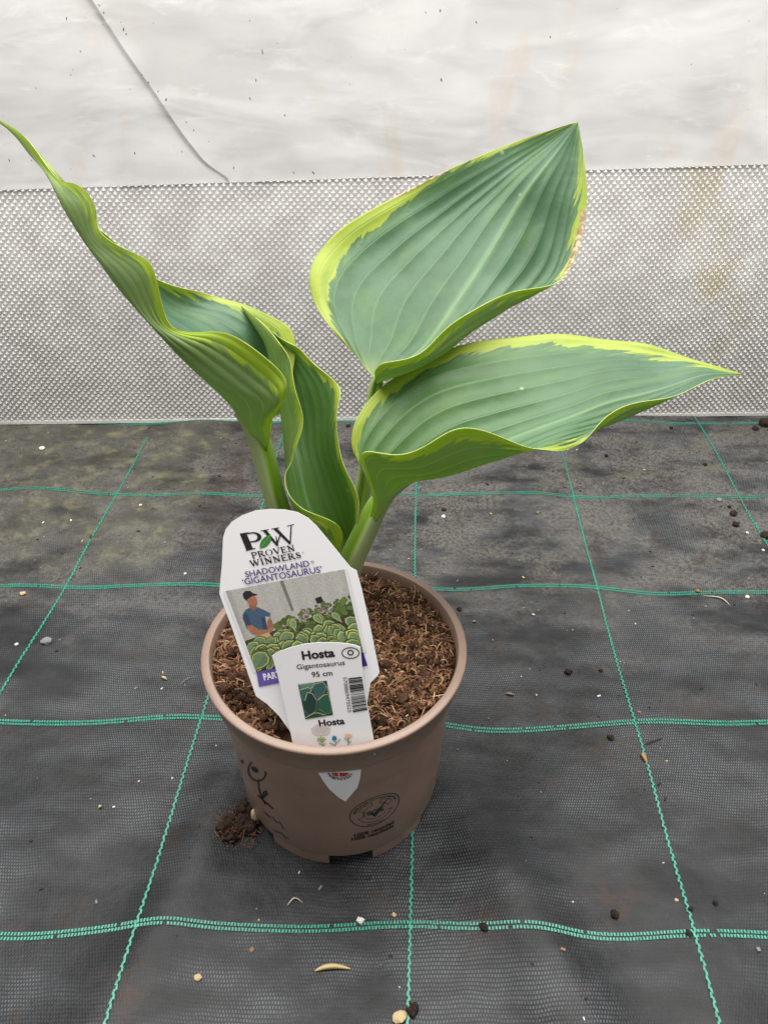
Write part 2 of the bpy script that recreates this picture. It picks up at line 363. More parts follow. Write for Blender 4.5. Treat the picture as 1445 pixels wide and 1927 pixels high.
# crosswise double rows of stitches
for y0, seed in ((0.270, 1), (0.455, 2), (0.640, 3), (0.824, 4), (1.012, 5)):
    V, Fc = [], []; r = random.Random(seed); k = 0; x = -0.8
    while x < 0.8:
        yb = y0 + 0.035 * x + 0.0035 * math.sin(x * 13 + seed * 2) + 0.002 * math.sin(x * 31 + seed)
        for row in (0, 1):
            yy = yb + row * 0.0034; xx = x + row * 0.0012
            n = mnoise.noise(Vector((xx * 12, seed * 3.7, 0)))
            if (n > 0.56 and y0 > 0.6) or (r.random() < 0.02): continue
            zz = float(gz(xx, yy)) + 0.0004
            add_box(V, Fc, np.array([xx, yy, zz]), np.array([0.00072, 0, 0]), np.array([r.uniform(-.0002, .0002), 0.00115, 0]), np.array([0, 0, 0.0004]))
        x += 0.0024
    o = mesh_obj('crosswise_thread', V, Fc, M['thread'], ground)

# ------------------------------------------------------------------ wall: prismatic panel below, polythene above
WA = 0.0672
def wall_y(x): return 1.0266 + WA * x
wn = np.array([WA, -1, 0]) / math.hypot(WA, 1)              # towards the camera
wt = np.array([1, WA, 0]) / math.hypot(WA, 1)
WP = np.array([0, 1.0266, 0])
def wall_pt(px, py, off=0.0): return at_plane(px, py, WP + wn * off, wn)
pl, pr = wall_pt(0, 357), wall_pt(1445, 308)
def top_z(x): return pl[2] + (pr[2] - pl[2]) * (x - pl[0]) / (pr[0] - pl[0])
bl, br_ = wall_pt(0, 798), wall_pt(1445, 782)
D = 0.0091; V, Fc = [], []
s0, s1 = -0.95, 0.95; nrow = int(0.37 / (D / 2)) + 1; ncol = int((s1 - s0) / D)
HP = 0.0039
vi = {}
def pv(i, j):                                                  # lattice vertex, half-steps
    k = (i, j)
    if k not in vi:
        p = WP + wt * (s0 + i * D / 2); p = p + np.array([0, 0, 0.004 + j * D / 2])
        # gentle buckling of the sheet
        p = p + wn * (0.0035 * math.sin(p[0] * 7 + 1) * math.sin(p[2] * 9))
        vi[k] = len(V); V.append(p)
    return vi[k]
for j in range(-1, nrow):
    for c in range(ncol):
        i = 2 * c + (j % 2)
        zc = 0.004 + (j + 1) * D / 2
        xc = s0 + (i + 1) * D / 2
        if zc > top_z(xc) + D * 0.45: continue
        a, b_, d_, e = pv(i, j + 1), pv(i + 1, j), pv(i + 2, j + 1), pv(i + 1, j + 2)
        ap = (V[a] + V[d_]) / 2 + wn * HP * random.uniform(0.88, 1.1) + np.array([random.gauss(0, .00012), 0, random.gauss(0, .00012)])
        t_ = len(V); V.append(ap)
        Fc += [[a, b_, t_], [b_, d_, t_], [d_, e, t_], [e, a, t_]]
V = [np.array([v[0], v[1], min(max(v[2], 0.003), top_z(v[0]))]) for v in V]
panel = empty('diffuser_panel', (0, 1.0266, 0))
tag(panel, 'clear diamond-embossed plastic panel standing along the bottom of the wall', 'panel')
mesh_obj('prism_sheet', V, Fc, M['panel'], panel)
V, Fc = [], []
for k in range(38):
    s = s0 + (k + 0.5) * 0.05; p = WP + wt * s + wn * 0.0015; p[2] = 0.0032 + max(0, 0.0)
    add_box(V, Fc, p, wt * 0.025, wn * 0.0012, np.array([0, 0, 0.0028]))
mesh_obj('bottom_lip', V, Fc, mat_plain('panel_edge', (0.78, 0.76, 0.73, 1), 0.3, 0.6, 0.1, 40), panel)

blocker = []  # unseen mound added outside to keep backlight off the lower panel
for k in range(60):
    x = -1.2 + 2.4 * k / 59; y = wall_y(x)
    for dy, z in ((0.035, -0.01), (0.06, 0.10), (0.10, 0.23), (0.16, 0.275), (0.30, 0.28), (0.60, 0.22), (1.1, 0.05)):
        blocker.append((x, y + dy, z + (0.02 * mnoise.noise(Vector((x * 9, dy * 9, 2))) if z > 0.05 else 0)))
blocker = mesh_obj('backlight_blocker', blocker, grid_faces(60, 7), M['peat'], smooth=True); tag(blocker, 'unseen earth mound added behind the panel to block light from its lower part', None, kind='structure')

def sheet(name, x0fn, x1fn, zlo, zhi, off, amp, seed, nx, nz):
    V = []
    for j in range(nz):
        f = j / (nz - 1)
        for i in range(nx):
            zt = zhi
            u = i / (nx - 1)
            zz = zlo(-0.3) + f * (zt - zlo(-0.3)); x0 = x0fn(zz); xr = x1fn(zz)
            s = x0 + (xr - x0) * u; zb = zlo(s); z = zb + (zt - zb) * f
            d = 0.0
            for sc_, a_ in ((5, 1.0), (11, 0.45), (24, 0.18)):
                d += a_ * mnoise.noise(Vector((s * sc_ * 0.8 + z * sc_ * 0.5, z * sc_ * 1.6 - s * sc_ * 0.25, seed)))
            ridge = (1 - abs(mnoise.noise(Vector((s * 4 + z * 5, z * 9 - s * 2.5, seed + 9))))) ** 8
            fade = min(1, 0.05 + f * 4)
            p = WP + wt * s + wn * (-0.0022 + off * min(1, f * 9) + amp * d * fade + amp * 0.7 * ridge * fade); p[2] = z
            V.append(p)
    return V, grid_faces(nz, nx)
e0 = [wall_pt(*q) for q in ((178, 0), (235, 88), (300, 182), (350, 258), (388, 308), (432, 340))]
ez = [p[2] for p in e0][::-1]; ex = [p[0] for p in e0][::-1]
def flap_x(z):
    if z > ez[-1]: return ex[-1] + (z - ez[-1]) * (ex[-1] - ex[-3]) / (ez[-1] - ez[-3])
    return float(np.interp(z, ez, ex))
V, Fc = sheet('polythene', lambda z: flap_x(z) - 0.004, lambda z: 0.95, lambda s: top_z(s) - 0.0025, 1.0, 0.0046, 0.0032, 3.0, 220, 90)
poly = mesh_obj('polythene_sheet', V, Fc, M['poly'], smooth=True)
tag(poly, 'milky stained polythene sheet hanging above the embossed panel', 'plastic sheet')
V, Fc = sheet('flap', lambda z: -0.95, flap_x, lambda s: top_z(s) - 0.0025, 0.99, 0.0085, 0.0022, 8.0, 120, 90)
nx_ = 120
V = [v + wn * (0.0010 * (max(0, ((i % nx_) / (nx_ - 1)) - 0.93) / 0.07) ** 2) for i, v in enumerate(V)]
flap = mesh_obj('polythene_flap', V, Fc, M['poly'], smooth=True)
tag(flap, 'overlapping polythene layer ending in a dirty diagonal edge', 'plastic sheet')

# ------------------------------------------------------------------ plant pot
ZR = 0.160
prof = [(0.0, 0.010), (0.070, 0.010), (0.0795, 0.012), (0.0805, 0.0145), (0.0835, 0.060), (0.0868, 0.118), (0.0880, 0.1345),
        (0.0915, 0.1365), (0.0925, 0.139), (0.0945, 0.1565), (0.0962, 0.1580), (0.0970, 0.1592), (0.0970, 0.1604), (0.0962, 0.1612), (0.0912, 0.1612), (0.0902, 0.1600), (0.0880, 0.130), (0.0870, 0.110)]
def lathe(prof, n=128, c=(POT[0], POT[1])):
    V, Fc = [], []
    for r, z in prof:
        for k in range(n):
            a = 2 * math.pi * k / n; V.append((c[0] + r * math.cos(a), c[1] + r * math.sin(a), z))
    for j in range(len(prof) - 1):
        for k in range(n):
            k2 = (k + 1) % n; Fc.append([j * n + k, j * n + k2, (j + 1) * n + k2, (j + 1) * n + k])
    return V, Fc
pot = empty('plant_pot', (POT[0], POT[1], 0.0))
tag(pot, 'taupe plastic plant pot with a pale rim, standing on the black fabric', 'plant pot')
V, Fc = lathe(prof[1:7]); potwall = mesh_obj('wall', V, Fc, M['pot'], pot, smooth=True)
V, Fc = lathe(prof[6:]); o = mesh_obj('rim', V, Fc, M['pot'], pot, smooth=True)
mo = o.modifiers.new('edge', 'EDGE_SPLIT'); mo.split_angle = math.radians(50)
# feet: segments of the foot ring with gaps
def foot(a0, a1):
    V, Fc = [], []; n = 16
    for k in range(n + 1):
        a = math.radians(a0 + (a1 - a0) * k / n)
        for r, z in ((0.0800, 0.0135), (0.0790, 0.0005), (0.0765, 0.0003), (0.0765, 0.0135)):
            V.append((POT[0] + r * math.cos(a), POT[1] + r * math.sin(a), z))
    for k in range(n):
        for q in range(4):
            Fc.append([k * 4 + q, (k + 1) * 4 + q, (k + 1) * 4 + (q + 1) % 4, k * 4 + (q + 1) % 4])
    Fc += [[0, 1, 2, 3], [n * 4 + 3, n * 4 + 2, n * 4 + 1, n * 4]]
    return V, Fc
def pot_r(z): return float(np.interp(z, [p[1] for p in prof[2:7]], [p[0] for p in prof[2:7]]))
def pot_pt(ang, z, off=0.0002):
    r = pot_r(z) + off; return np.array([POT[0] + r * math.cos(ang), POT[1] + r * math.sin(ang), z])
def pot_hit(px, py, off=0.0002):
    d = ray(px, py); d = d / np.linalg.norm(d); o = np.array([0, 0, H])
    prev = None
    for s in np.arange(0.30, 0.75, 0.0008):
        p = o + d * s
        f = math.hypot(p[0] - POT[0], p[1] - POT[1]) - pot_r(p[2])
        if f < 0: break
    lo, hi = s - 0.0008, s
    for _ in range(20):
        md = (lo + hi) / 2; p = o + d * md
        if math.hypot(p[0] - POT[0], p[1] - POT[1]) - pot_r(p[2]) < 0: hi = md
        else: lo = md
    p = o + d * lo; return math.atan2(p[1] - POT[1], p[0] - POT[0]), p[2]

gap = math.degrees(pot_hit(661, 1612)[0])
for k in range(6):
    V, Fc = foot(gap + k * 60 + 12.5, gap + k * 60 + 47.5)
    mesh_obj('foot', V, Fc, M['pot'], pot)

# ------------------------------------------------------------------ print helpers
def text_mesh(s, bold=0.0):
    cu = bpy.data.curves.new('t', 'FONT'); cu.body = s; cu.size = 1.0; cu.offset = bold; cu.resolution_u = 4
    ob = bpy.data.objects.new('t', cu); col.objects.link(ob)
    bpy.context.view_layer.update()
    me = bpy.data.meshes.new_from_object(ob.evaluated_get(bpy.context.evaluated_depsgraph_get()))
    v = np.array([x.co[:2] for x in me.vertices]); f = [list(p.vertices) for p in me.polygons]
    bpy.data.objects.remove(ob); bpy.data.curves.remove(cu); bpy.data.meshes.remove(me)
    return v, f
def stroke(pts, w, closed=False):
    """ribbon polygons (quads) along a 2-D polyline"""
    pts = [np.array(p, float) for p in pts]; n = len(pts); V, Fc = [], []
    for i in range(n):
        a = pts[(i - 1) % n] if (closed or i > 0) else pts[i]; b = pts[(i + 1) % n] if (closed or i < n - 1) else pts[i]
        d = b - a; d = d / (np.linalg.norm(d) + 1e-12); nn = np.array([-d[1], d[0]]) * w / 2
        V += [pts[i] + nn, pts[i] - nn]
    for i in range(n if closed else n - 1):
        j = (i + 1) % n; Fc.append([2 * i, 2 * i + 1, 2 * j + 1, 2 * j])
    return V, Fc
def circ(cx, cy, rx, ry, n=40, a0=0, a1=360):
    return [(cx + rx * math.cos(math.radians(a0 + (a1 - a0) * k / n)), cy + ry * math.sin(math.radians(a0 + (a1 - a0) * k / n))) for k in range(n + (0 if a1 - a0 == 360 else 1))]

class Print:
    """flat ink shapes; map2d turns (x, y, layer) into a 3-D point"""
    def __init__(s, mp): s.mp = mp; s.V = []; s.F = []; s.C = []; s.k = 0
    def poly(s, pts, c, layer=None):
        s.k += 1; L = s.k * 0.000004 if layer is None else layer
        b = len(s.V); s.V += [s.mp(p[0], p[1], L) for p in pts]; s.F.append(list(range(b, b + len(pts)))); s.C.append(c)
    def shape(s, V, Fc, c, layer=None):
        s.k += 1; L = s.k * 0.000004 if layer is None else layer
        b = len(s.V); s.V += [s.mp(p[0], p[1], L) for p in V]; s.F += [[i + b for i in f] for f in Fc]; s.C += [c] * len(Fc)
    def line(s, pts, w, c, closed=False): V, Fc = stroke(pts, w, closed); s.shape(V, Fc, c)
    def build(s, name, mat, parent): return mesh_obj(name, s.V, s.F, mat, parent, cols=s.C)

BLACK = srgb(28, 24, 26); PURPLE = srgb(66, 38, 112)

# emblem and lettering printed on the pot
ang0, z0 = pot_hit(707, 1526)
def pot_map(x, y, L): return pot_pt(ang0 + x / pot_r(z0), z0 + y, 0.00025 + L)
P = Print(pot_map); w = 0.00042; RR = 0.0192
P.line(circ(0, 0, RR, RR, 64), w * 1.5, BLACK, True)
P.line(circ(0, 0, RR * .72, RR * .72, 30, 25, 75), w, BLACK); P.line(circ(0, 0, RR * .72, RR * .72, 30, 105, 155), w, BLACK); P.line(circ(0, 0, RR * .72, RR * .72, 30, 195, 345), w, BLACK)
P.line(circ(0, 0, RR * .50, RR * .50, 24, 20, 70), w, BLACK); P.line(circ(0, 0, RR * .50, RR * .50, 24, 110, 160), w, BLACK); P.line(circ(0, 0, RR * .50, RR * .50, 24, 215, 325), w, BLACK)
for a in (20, 75, 105, 160, 200, 340):
    ca, sa = math.cos(math.radians(a)), math.sin(math.radians(a)); P.line([(RR * .5 * ca, RR * .5 * sa), (RR * .72 * ca, RR * .72 * sa)], w, BLACK)
P.poly([(-0.0060, 0.0010), (-0.0005, -0.0075), (0.0030, -0.0020), (-0.0003, -0.0030)], BLACK); P.poly([(-0.0005, -0.0075), (0.0100, 0.0125), (0.0030, 0.0030), (-0.0008, -0.0030)], BLACK)
def arc_text(P, s, r, a_mid, size, c, span_sign=-1, inside=False):
    v, f = text_mesh(s, 0.01); wd = v[:, 0].max()
    V = []
    for x, y in v:
        th = math.radians(a_mid) + span_sign * (x - wd / 2) * size / r
        rr = r + (y * size if span_sign < 0 else -y * size); V.append((rr * math.cos(th), rr * math.sin(th)))
    P.shape(V, f, c)
arc_text(P, 'MADE FROM RECYCLED MATERIAL', RR * .81, 90, 0.0027, BLACK)
arc_text(P, 'RECYCLABLE', RR * .93, 270, 0.0024, BLACK, 1)
def flat_text(P, s, x, y, width, c, bold=0.0, hscale=1.0):
    v, f = text_mesh(s, bold); k = width / (v[:, 0].max() - v[:, 0].min()); x0 = v[:, 0].min()
    P.shape([(x + (a - x0) * k, y + b * k * hscale) for a, b in v], f, c)
flat_text(P, '100%', -0.0095, -0.0030, 0.0160, BLACK, 0.01)
flat_text(P, '100% recycled', -0.0165, -0.0292, 0.0325, BLACK, 0.03, 1.1)
flat_text(P, '100% recyclable', -0.0185, -0.0342, 0.0345, BLACK, 0.03, 1.1)
P.build('recycling_print', M['prnt'], potwall)
# hand-drawn flower print on the left side, traced from the pot wall
def pot_px(x, y, L):
    a, z = pot_hit(x, y); return pot_pt(a, z, 0.00025 + L)
P = Print(pot_px)
P.line([(484 + 19 * math.cos(t) * .80 - 6 * math.sin(t), 1451 + 16 * math.sin(t) + 9 * math.cos(t)) for t in np.linspace(0, 2 * math.pi, 30)[:-1]], 3.0, BLACK, True)
P.poly([(480 + 7 * math.cos(t), 1448 + 5 * math.sin(t) + 3 * math.cos(t)) for t in np.linspace(0, 2 * math.pi, 14)[:-1]], BLACK)
P.line([(487, 1466), (487, 1480), (490, 1492), (494, 1502), (500, 1513)], 2.6, BLACK)
P.line([(494, 1501), (499, 1497), (503, 1493), (501, 1489), (496, 1491), (497, 1497)], 4.0, BLACK)
P.line([(486, 1496), (496, 1506), (506, 1514), (514, 1522)], 2.4, BLACK)
P.line([(455, 1430), (458, 1436)], 4, BLACK)
P.line([(498, 1527), (504, 1534), (509, 1538), (513, 1537), (517, 1543), (522, 1548), (526, 1546), (530, 1553), (533, 1560), (536, 1557)], 1.6, srgb(62, 50, 44))
P.line([(516, 1562), (523, 1566), (531, 1568), (537, 1576), (543, 1577)], 1.5, srgb(62, 50, 44))
P.build('flower_print', M['prnt'], potwall)

# ------------------------------------------------------------------ compost and coir fibres
def soil_z(x, y):
    dx, dy = x - POT[0], y - POT[1]; r = math.hypot(dx, dy)
    z = 0.1555 + 0.0046 * mnoise.noise(Vector((x * 38, y * 38, 1))) + 0.0042 * mnoise.noise(Vector((x * 95, y * 95, 4))) + 0.0018 * mnoise.noise(Vector((x * 230, y * 230, 7)))
    z -= 0.004 * max(0, (r - 0.06) / 0.03) ** 2
    z -= 0.009 * math.exp(-((dx / 0.045) ** 4)) * max(0, min(1, (-dy - 0.062) / 0.012))
    hx, hy = at_z(455, 1330, 0.155)[:2]
    z -= 0.013 * math.exp(-((x - hx) ** 2 + (y - hy) ** 2) / 0.013 ** 2)
    return z
V, Fc = [(POT[0], POT[1], soil_z(*POT))], []; nr, na = 70, 220
for j in range(1, nr + 1):
    r = 0.0895 * j / nr
    for k in range(na):
        a = 2 * math.pi * k / na; x, y = POT[0] + r * math.cos(a), POT[1] + r * math.sin(a); V.append((x, y, soil_z(x, y)))
for k in range(na): Fc.append([0, 1 + k, 1 + (k + 1) % na])
for j in range(nr - 1):
    for k in range(na):
        b = 1 + j * na; Fc.append([b + k, b + na + k, b + na + (k + 1) % na, b + (k + 1) % na])
compost = mesh_obj('compost', V, Fc, M['compost'], smooth=True, loc=(POT[0], POT[1], 0.14))
tag(compost, 'dark brown coir compost filling the pot', 'compost', kind='stuff')
def fibres(n, zfn, rmax, centre, lo, hi, wlo, whi, pal, seed, lift=0.004, clear=False):
    V, Fc, C = [], [], []; r = random.Random(seed)
    for _ in range(n):
        rr = rmax * math.sqrt(r.random()); a = r.uniform(0, 2 * math.pi); x, y = centre[0] + rr * math.cos(a), centre[1] + rr * math.sin(a)
        if clear and y < POT[1] - 0.062 and abs(x - POT[0]) < 0.036: continue
        L = r.uniform(lo, hi) * (1 if r.random() < .8 else 1.7); th = r.uniform(0, 2 * math.pi); cur = r.gauss(0, 1.1); wd = r.uniform(wlo, whi)
        rise = r.uniform(0, lift); c = r.choice(pal); f = r.uniform(.7, 1.25); c = (c[0] * f, c[1] * f, c[2] * f, 1)
        ns = 5; b = len(V); base = zfn(x, y); tilt = r.gauss(0, 0.35)
        for i in range(ns):
            s = i / (ns - 1); h = base + 0.0006 + rise * math.sin(math.pi * min(1, s * 1.1)) + tilt * L * (s - .3) * .6
            if math.hypot(x - centre[0], y - centre[1]) > rmax + .001: h = max(h, zfn(centre[0], centre[1]) - .002)
            px, py = -math.sin(th) * wd / 2, math.cos(th) * wd / 2
            tap = 1 - 0.6 * abs(s - .4)
            V += [(x + px * tap, y + py * tap, h), (x - px * tap, y - py * tap, h + wd * .35)]
            x += math.cos(th) * L / ns; y += math.sin(th) * L / ns; th += cur / ns * 1.6
        for i in range(ns - 1): Fc.append([b + 2 * i, b + 2 * i + 1, b + 2 * i + 3, b + 2 * i + 2]); C.append(c)
    return V, Fc, C
pal_d = [(0.17, 0.078, 0.040), (0.23, 0.112, 0.058), (0.11, 0.048, 0.025), (0.31, 0.165, 0.088)]
pal_l = [(0.52, 0.34, 0.18), (0.42, 0.25, 0.13), (0.62, 0.44, 0.25), (0.36, 0.21, 0.11)]
V1, F1, C1 = fibres(9000, soil_z, 0.0865, POT, 0.002, 0.008, 0.0003, 0.0017, pal_d, 3, 0.0025, True)
V2, F2, C2 = fibres(1000, soil_z, 0.0850, POT, 0.005, 0.014, 0.0003, 0.0009, pal_l, 5, 0.0045, True)
b = len(V1); V = V1 + V2; Fc = F1 + [[i + b for i in f] for f in F2]; C = C1 + C2
o = mesh_obj('coir_fibre', V, Fc, M['fibre'], compost, cols=C, smooth=True); o['kind'] = 'stuff'

def lump(center, rx, ry, rz, seed, sub=3, rough=0.45, freq=2.2):
    import bmesh
    bm = bmesh.new(); bmesh.ops.create_icosphere(bm, subdivisions=sub, radius=1)
    V = []
    for v in bm.verts:
        p = v.co; k = 1 + rough * mnoise.noise(p * freq + Vector((seed * 3.1, seed, 0))) + rough * .6 * mnoise.noise(p * freq * 2.7 + Vector((seed, 5, 2)))
        V.append((center[0] + p.x * rx * k, center[1] + p.y * ry * k, center[2] + p.z * rz * k))
    Fc = [[v.index for v in f.verts] for f in bm.faces]; bm.free(); return V, Fc
V, Fc = [], []; r = random.Random(11)
for _ in range(520):
    rr = 0.084 * math.sqrt(r.random()); a = r.uniform(0, 6.283); x, y = POT[0] + rr * math.cos(a), POT[1] + rr * math.sin(a)
    if r.random() < .25:
        hx, hy = at_z(470, 1330, 0.145)[:2]; x, y = hx + r.gauss(0, .012), hy + r.gauss(0, .012)
        if math.hypot(x - POT[0], y - POT[1]) > .085: continue
    if y < POT[1] - 0.07 and abs(x - POT[0]) < 0.036: continue
    s = r.uniform(.0010, .0046); v, f = lump((x, y, soil_z(x, y) + s * .2), s, s * r.uniform(.7, 1.2), s * .75, r.random() * 90, 2, .6)
    b = len(V); V += v; Fc += [[i + b for i in q] for q in f]
o = mesh_obj('compost_crumb', V, Fc, M['compost'], compost, smooth=True); o['kind'] = 'stuff'

# ------------------------------------------------------------------ hosta
SOIL = 0.153
plant = empty('hosta_plant', tuple(at_z(605, 1190, SOIL)))
tag(plant, 'variegated hosta with blue-green leaves edged yellow growing in the pot', 'plant')

def nat_spline(t, P, tq):
    t = np.asarray(t, float); P = np.asarray(P, float); n = len(t); h = np.diff(t)
    A = np.zeros((n, n)); B = np.zeros((n,) + P.shape[1:]); A[0, 0] = A[-1, -1] = 1
    for i in range(1, n - 1):
        A[i, i - 1], A[i, i], A[i, i + 1] = h[i - 1], 2 * (h[i - 1] + h[i]), h[i]
        B[i] = 6 * ((P[i + 1] - P[i]) / h[i] - (P[i] - P[i - 1]) / h[i - 1])
    Mm = np.linalg.solve(A, B.reshape(n, -1)).reshape(B.shape)
    k = np.clip(np.searchsorted(t, tq) - 1, 0, n - 2); out = []
    for q, i in zip(tq, k):
        a, b = (t[i + 1] - q), (q - t[i])
        out.append(Mm[i] * a ** 3 / (6 * h[i]) + Mm[i + 1] * b ** 3 / (6 * h[i]) + (P[i] / h[i] - Mm[i] * h[i] / 6) * a + (P[i + 1] / h[i] - Mm[i + 1] * h[i] / 6) * b)
    return np.array(out)

def make_leaf(net, wl, wr, flip, pleat=0.0013, brown=None, label=None, young=(0, 0)):
    """net: stations along the midrib, each (t, 5 control points px, py, Y from margin to margin)"""
    ts = [s[0] for s in net]
    P = np.array([[at_y(*c) for c in s[1]] for s in net])             # station x 5 x 3
    nu, nv = 145, 130
    us = np.linspace(-1, 1, nu); vsq = np.linspace(0, 1, nv)
    A = nat_spline([-1, -.5, 0, .5, 1], P.transpose(1, 0, 2), us)     # nu x st x 3
    G = nat_spline(ts, A.transpose(1, 0, 2), vsq)                     # nv x nu x 3
    du = np.gradient(G, axis=1); dv = np.gradient(G, axis=0); N = np.cross(dv, du); N /= (np.linalg.norm(N, axis=2, keepdims=True) + 1e-12)
    if flip: N = -N
    wid = np.linalg.norm(np.diff(G, axis=1), axis=2).sum(1)
    amp = pleat * (np.clip(wid / 0.14, 0, 1) ** 1.7)[:, None] * (0.25 + 0.75 * (1 - np.abs(us)[None, :] ** 4))
    ph = np.abs(us)[None, :] * 6.5
    G = G + N * (amp * (np.abs(np.sin(ph * math.pi)) ** 0.9 - 0.5))[:, :, None]
    for j in range(nv):                                               # slight blistering and wavy margin
        for i in range(nu):
            u = us[i]; p = G[j, i] * 30
            G[j, i] += N[j, i] * (0.0011 * mnoise.noise(Vector(p)) * min(1, wid[j] / .05) + 0.0014 * abs(u) ** 5 * math.sin(vsq[j] * 31 + u) * min(1, wid[j] / .06))
    seg = np.linalg.norm(np.diff(G, axis=1), axis=2); cum = np.concatenate([np.zeros((nv, 1)), np.cumsum(seg, 1)], 1)
    dl = cum; dr = cum[:, -1:] - cum
    fl = np.array([np.interp(v, wl[0], wl[1]) for v in vsq])[:, None]; fr = np.array([np.interp(v, wr[0], wr[1]) for v in vsq])[:, None]
    mm = np.where(us[None, :] < 0, (fl - dl) / 0.004, (fr - dr) / 0.004)
    bb = np.zeros((nv, nu))
    if brown:
        for side, v0, v1, wdt in brown:
            d = dl if side < 0 else dr
            bb = np.maximum(bb, np.clip(1 - d / wdt, 0, 1) * np.exp(-((vsq[:, None] - (v0 + v1) / 2) / ((v1 - v0) / 2)) ** 4))
    uvs = np.stack(np.broadcast_arrays((us[None, :] + 1) / 2, vsq[:, None]), -1).reshape(-1, 2)
    Fc = grid_faces(nv, nu)
    if flip: Fc = [f[::-1] for f in Fc]
    o = mesh_obj('leaf', G.reshape(-1, 3), Fc, [M['leaf_up'], M['leaf_dn'], M['leaf_rim']], plant, smooth=True, uvs=uvs, attrs={'m': mm.ravel(), 'b': bb.ravel(), 'y': np.repeat(np.clip(np.interp(vsq, [0, 1], young), 0, 1), nu)})
    s = o.modifiers.new('thickness', 'SOLIDIFY'); s.thickness = 0.0004; s.offset = -1; s.material_offset = 1; s.material_offset_rim = 2
    s.use_rim = True
    if label: o['label'] = label
    return o

L3 = [(0.0, [(698, 704, .484), (701, 709, .482), (706, 716, .480), (709, 722, .474), (712, 714, .470)]),
      (.10, [(655, 655, .505), (690, 675, .496), (735, 695, .486), (722, 716, .462), (712, 690, .452)]),
      (.24, [(603, 590, .528), (690, 628, .514), (795, 655, .500), (806, 682, .472), (790, 662, .462)]),
      (.38, [(582, 520, .552), (700, 560, .540), (845, 588, .522), (880, 630, .494), (868, 596, .482)]),
      (.52, [(622, 448, .576), (760, 488, .566), (895, 515, .550), (952, 578, .528), (965, 551, .518)]),
      (.67, [(735, 374, .597), (850, 408, .592), (955, 418, .582), (1028, 500, .566), (1068, 512, .556)]),
      (.82, [(880, 303, .613), (950, 328, .610), (1010, 333, .603), (1058, 385, .594), (1101, 400, .585)]),
      (.93, [(992, 259, .623), (1026, 272, .622), (1053, 278, .618), (1078, 308, .612), (1101, 315, .608)]),
      (1.0, [(1082, 230, .628), (1084, 230, .628), (1087, 229, .628), (1087, 231, .628), (1088, 233, .628)])]
L4 = [(0.0, [(684, 1000, .4335), (686, 1001, .4330), (689, 1002, .4325), (690, 1001, .4325), (688, 998, .4330)]),
      (.022, [(694, 958, .440), (702, 964, .435), (716, 966, .429), (715, 966, .427), (702, 954, .430)]),
      (.045, [(696, 928, .447), (706, 938, .440), (730, 938, .434), (724, 944, .426), (703, 925, .426)]),
      (.10, [(668, 860, .458), (705, 893, .452), (765, 903, .446), (742, 914, .424), (679, 866, .417)]),
      (.20, [(683, 768, .487), (742, 832, .469), (828, 872, .450), (800, 900, .418), (750, 853, .408)]),
      (.33, [(778, 686, .522), (828, 765, .488), (900, 848, .455), (890, 875, .421), (866, 808, .410)]),
      (.46, [(930, 637, .538), (965, 728, .500), (990, 815, .465), (985, 848, .438), (985, 836, .428)]),
      (.59, [(1060, 630, .548), (1075, 706, .513), (1085, 780, .478), (1082, 815, .460), (1078, 841, .450)]),
      (.69, [(1142, 636, .550), (1150, 692, .522), (1155, 755, .492), (1152, 795, .474), (1138, 786, .464)]),
      (.79, [(1225, 651, .547), (1232, 690, .528), (1238, 733, .505), (1235, 760, .492), (1222, 752, .484)]),
      (.90, [(1312, 677, .538), (1314, 690, .531), (1318, 707, .521), (1315, 722, .513), (1306, 729, .508)]),
      (.96, [(1358, 692, .534), (1358, 698, .531), (1358, 703, .527), (1354, 708, .524), (1350, 711, .522)]),
      (1.0, [(1396, 703, .532), (1396, 703, .532), (1397, 704, .532), (1396, 705, .532), (1396, 705, .532)])]
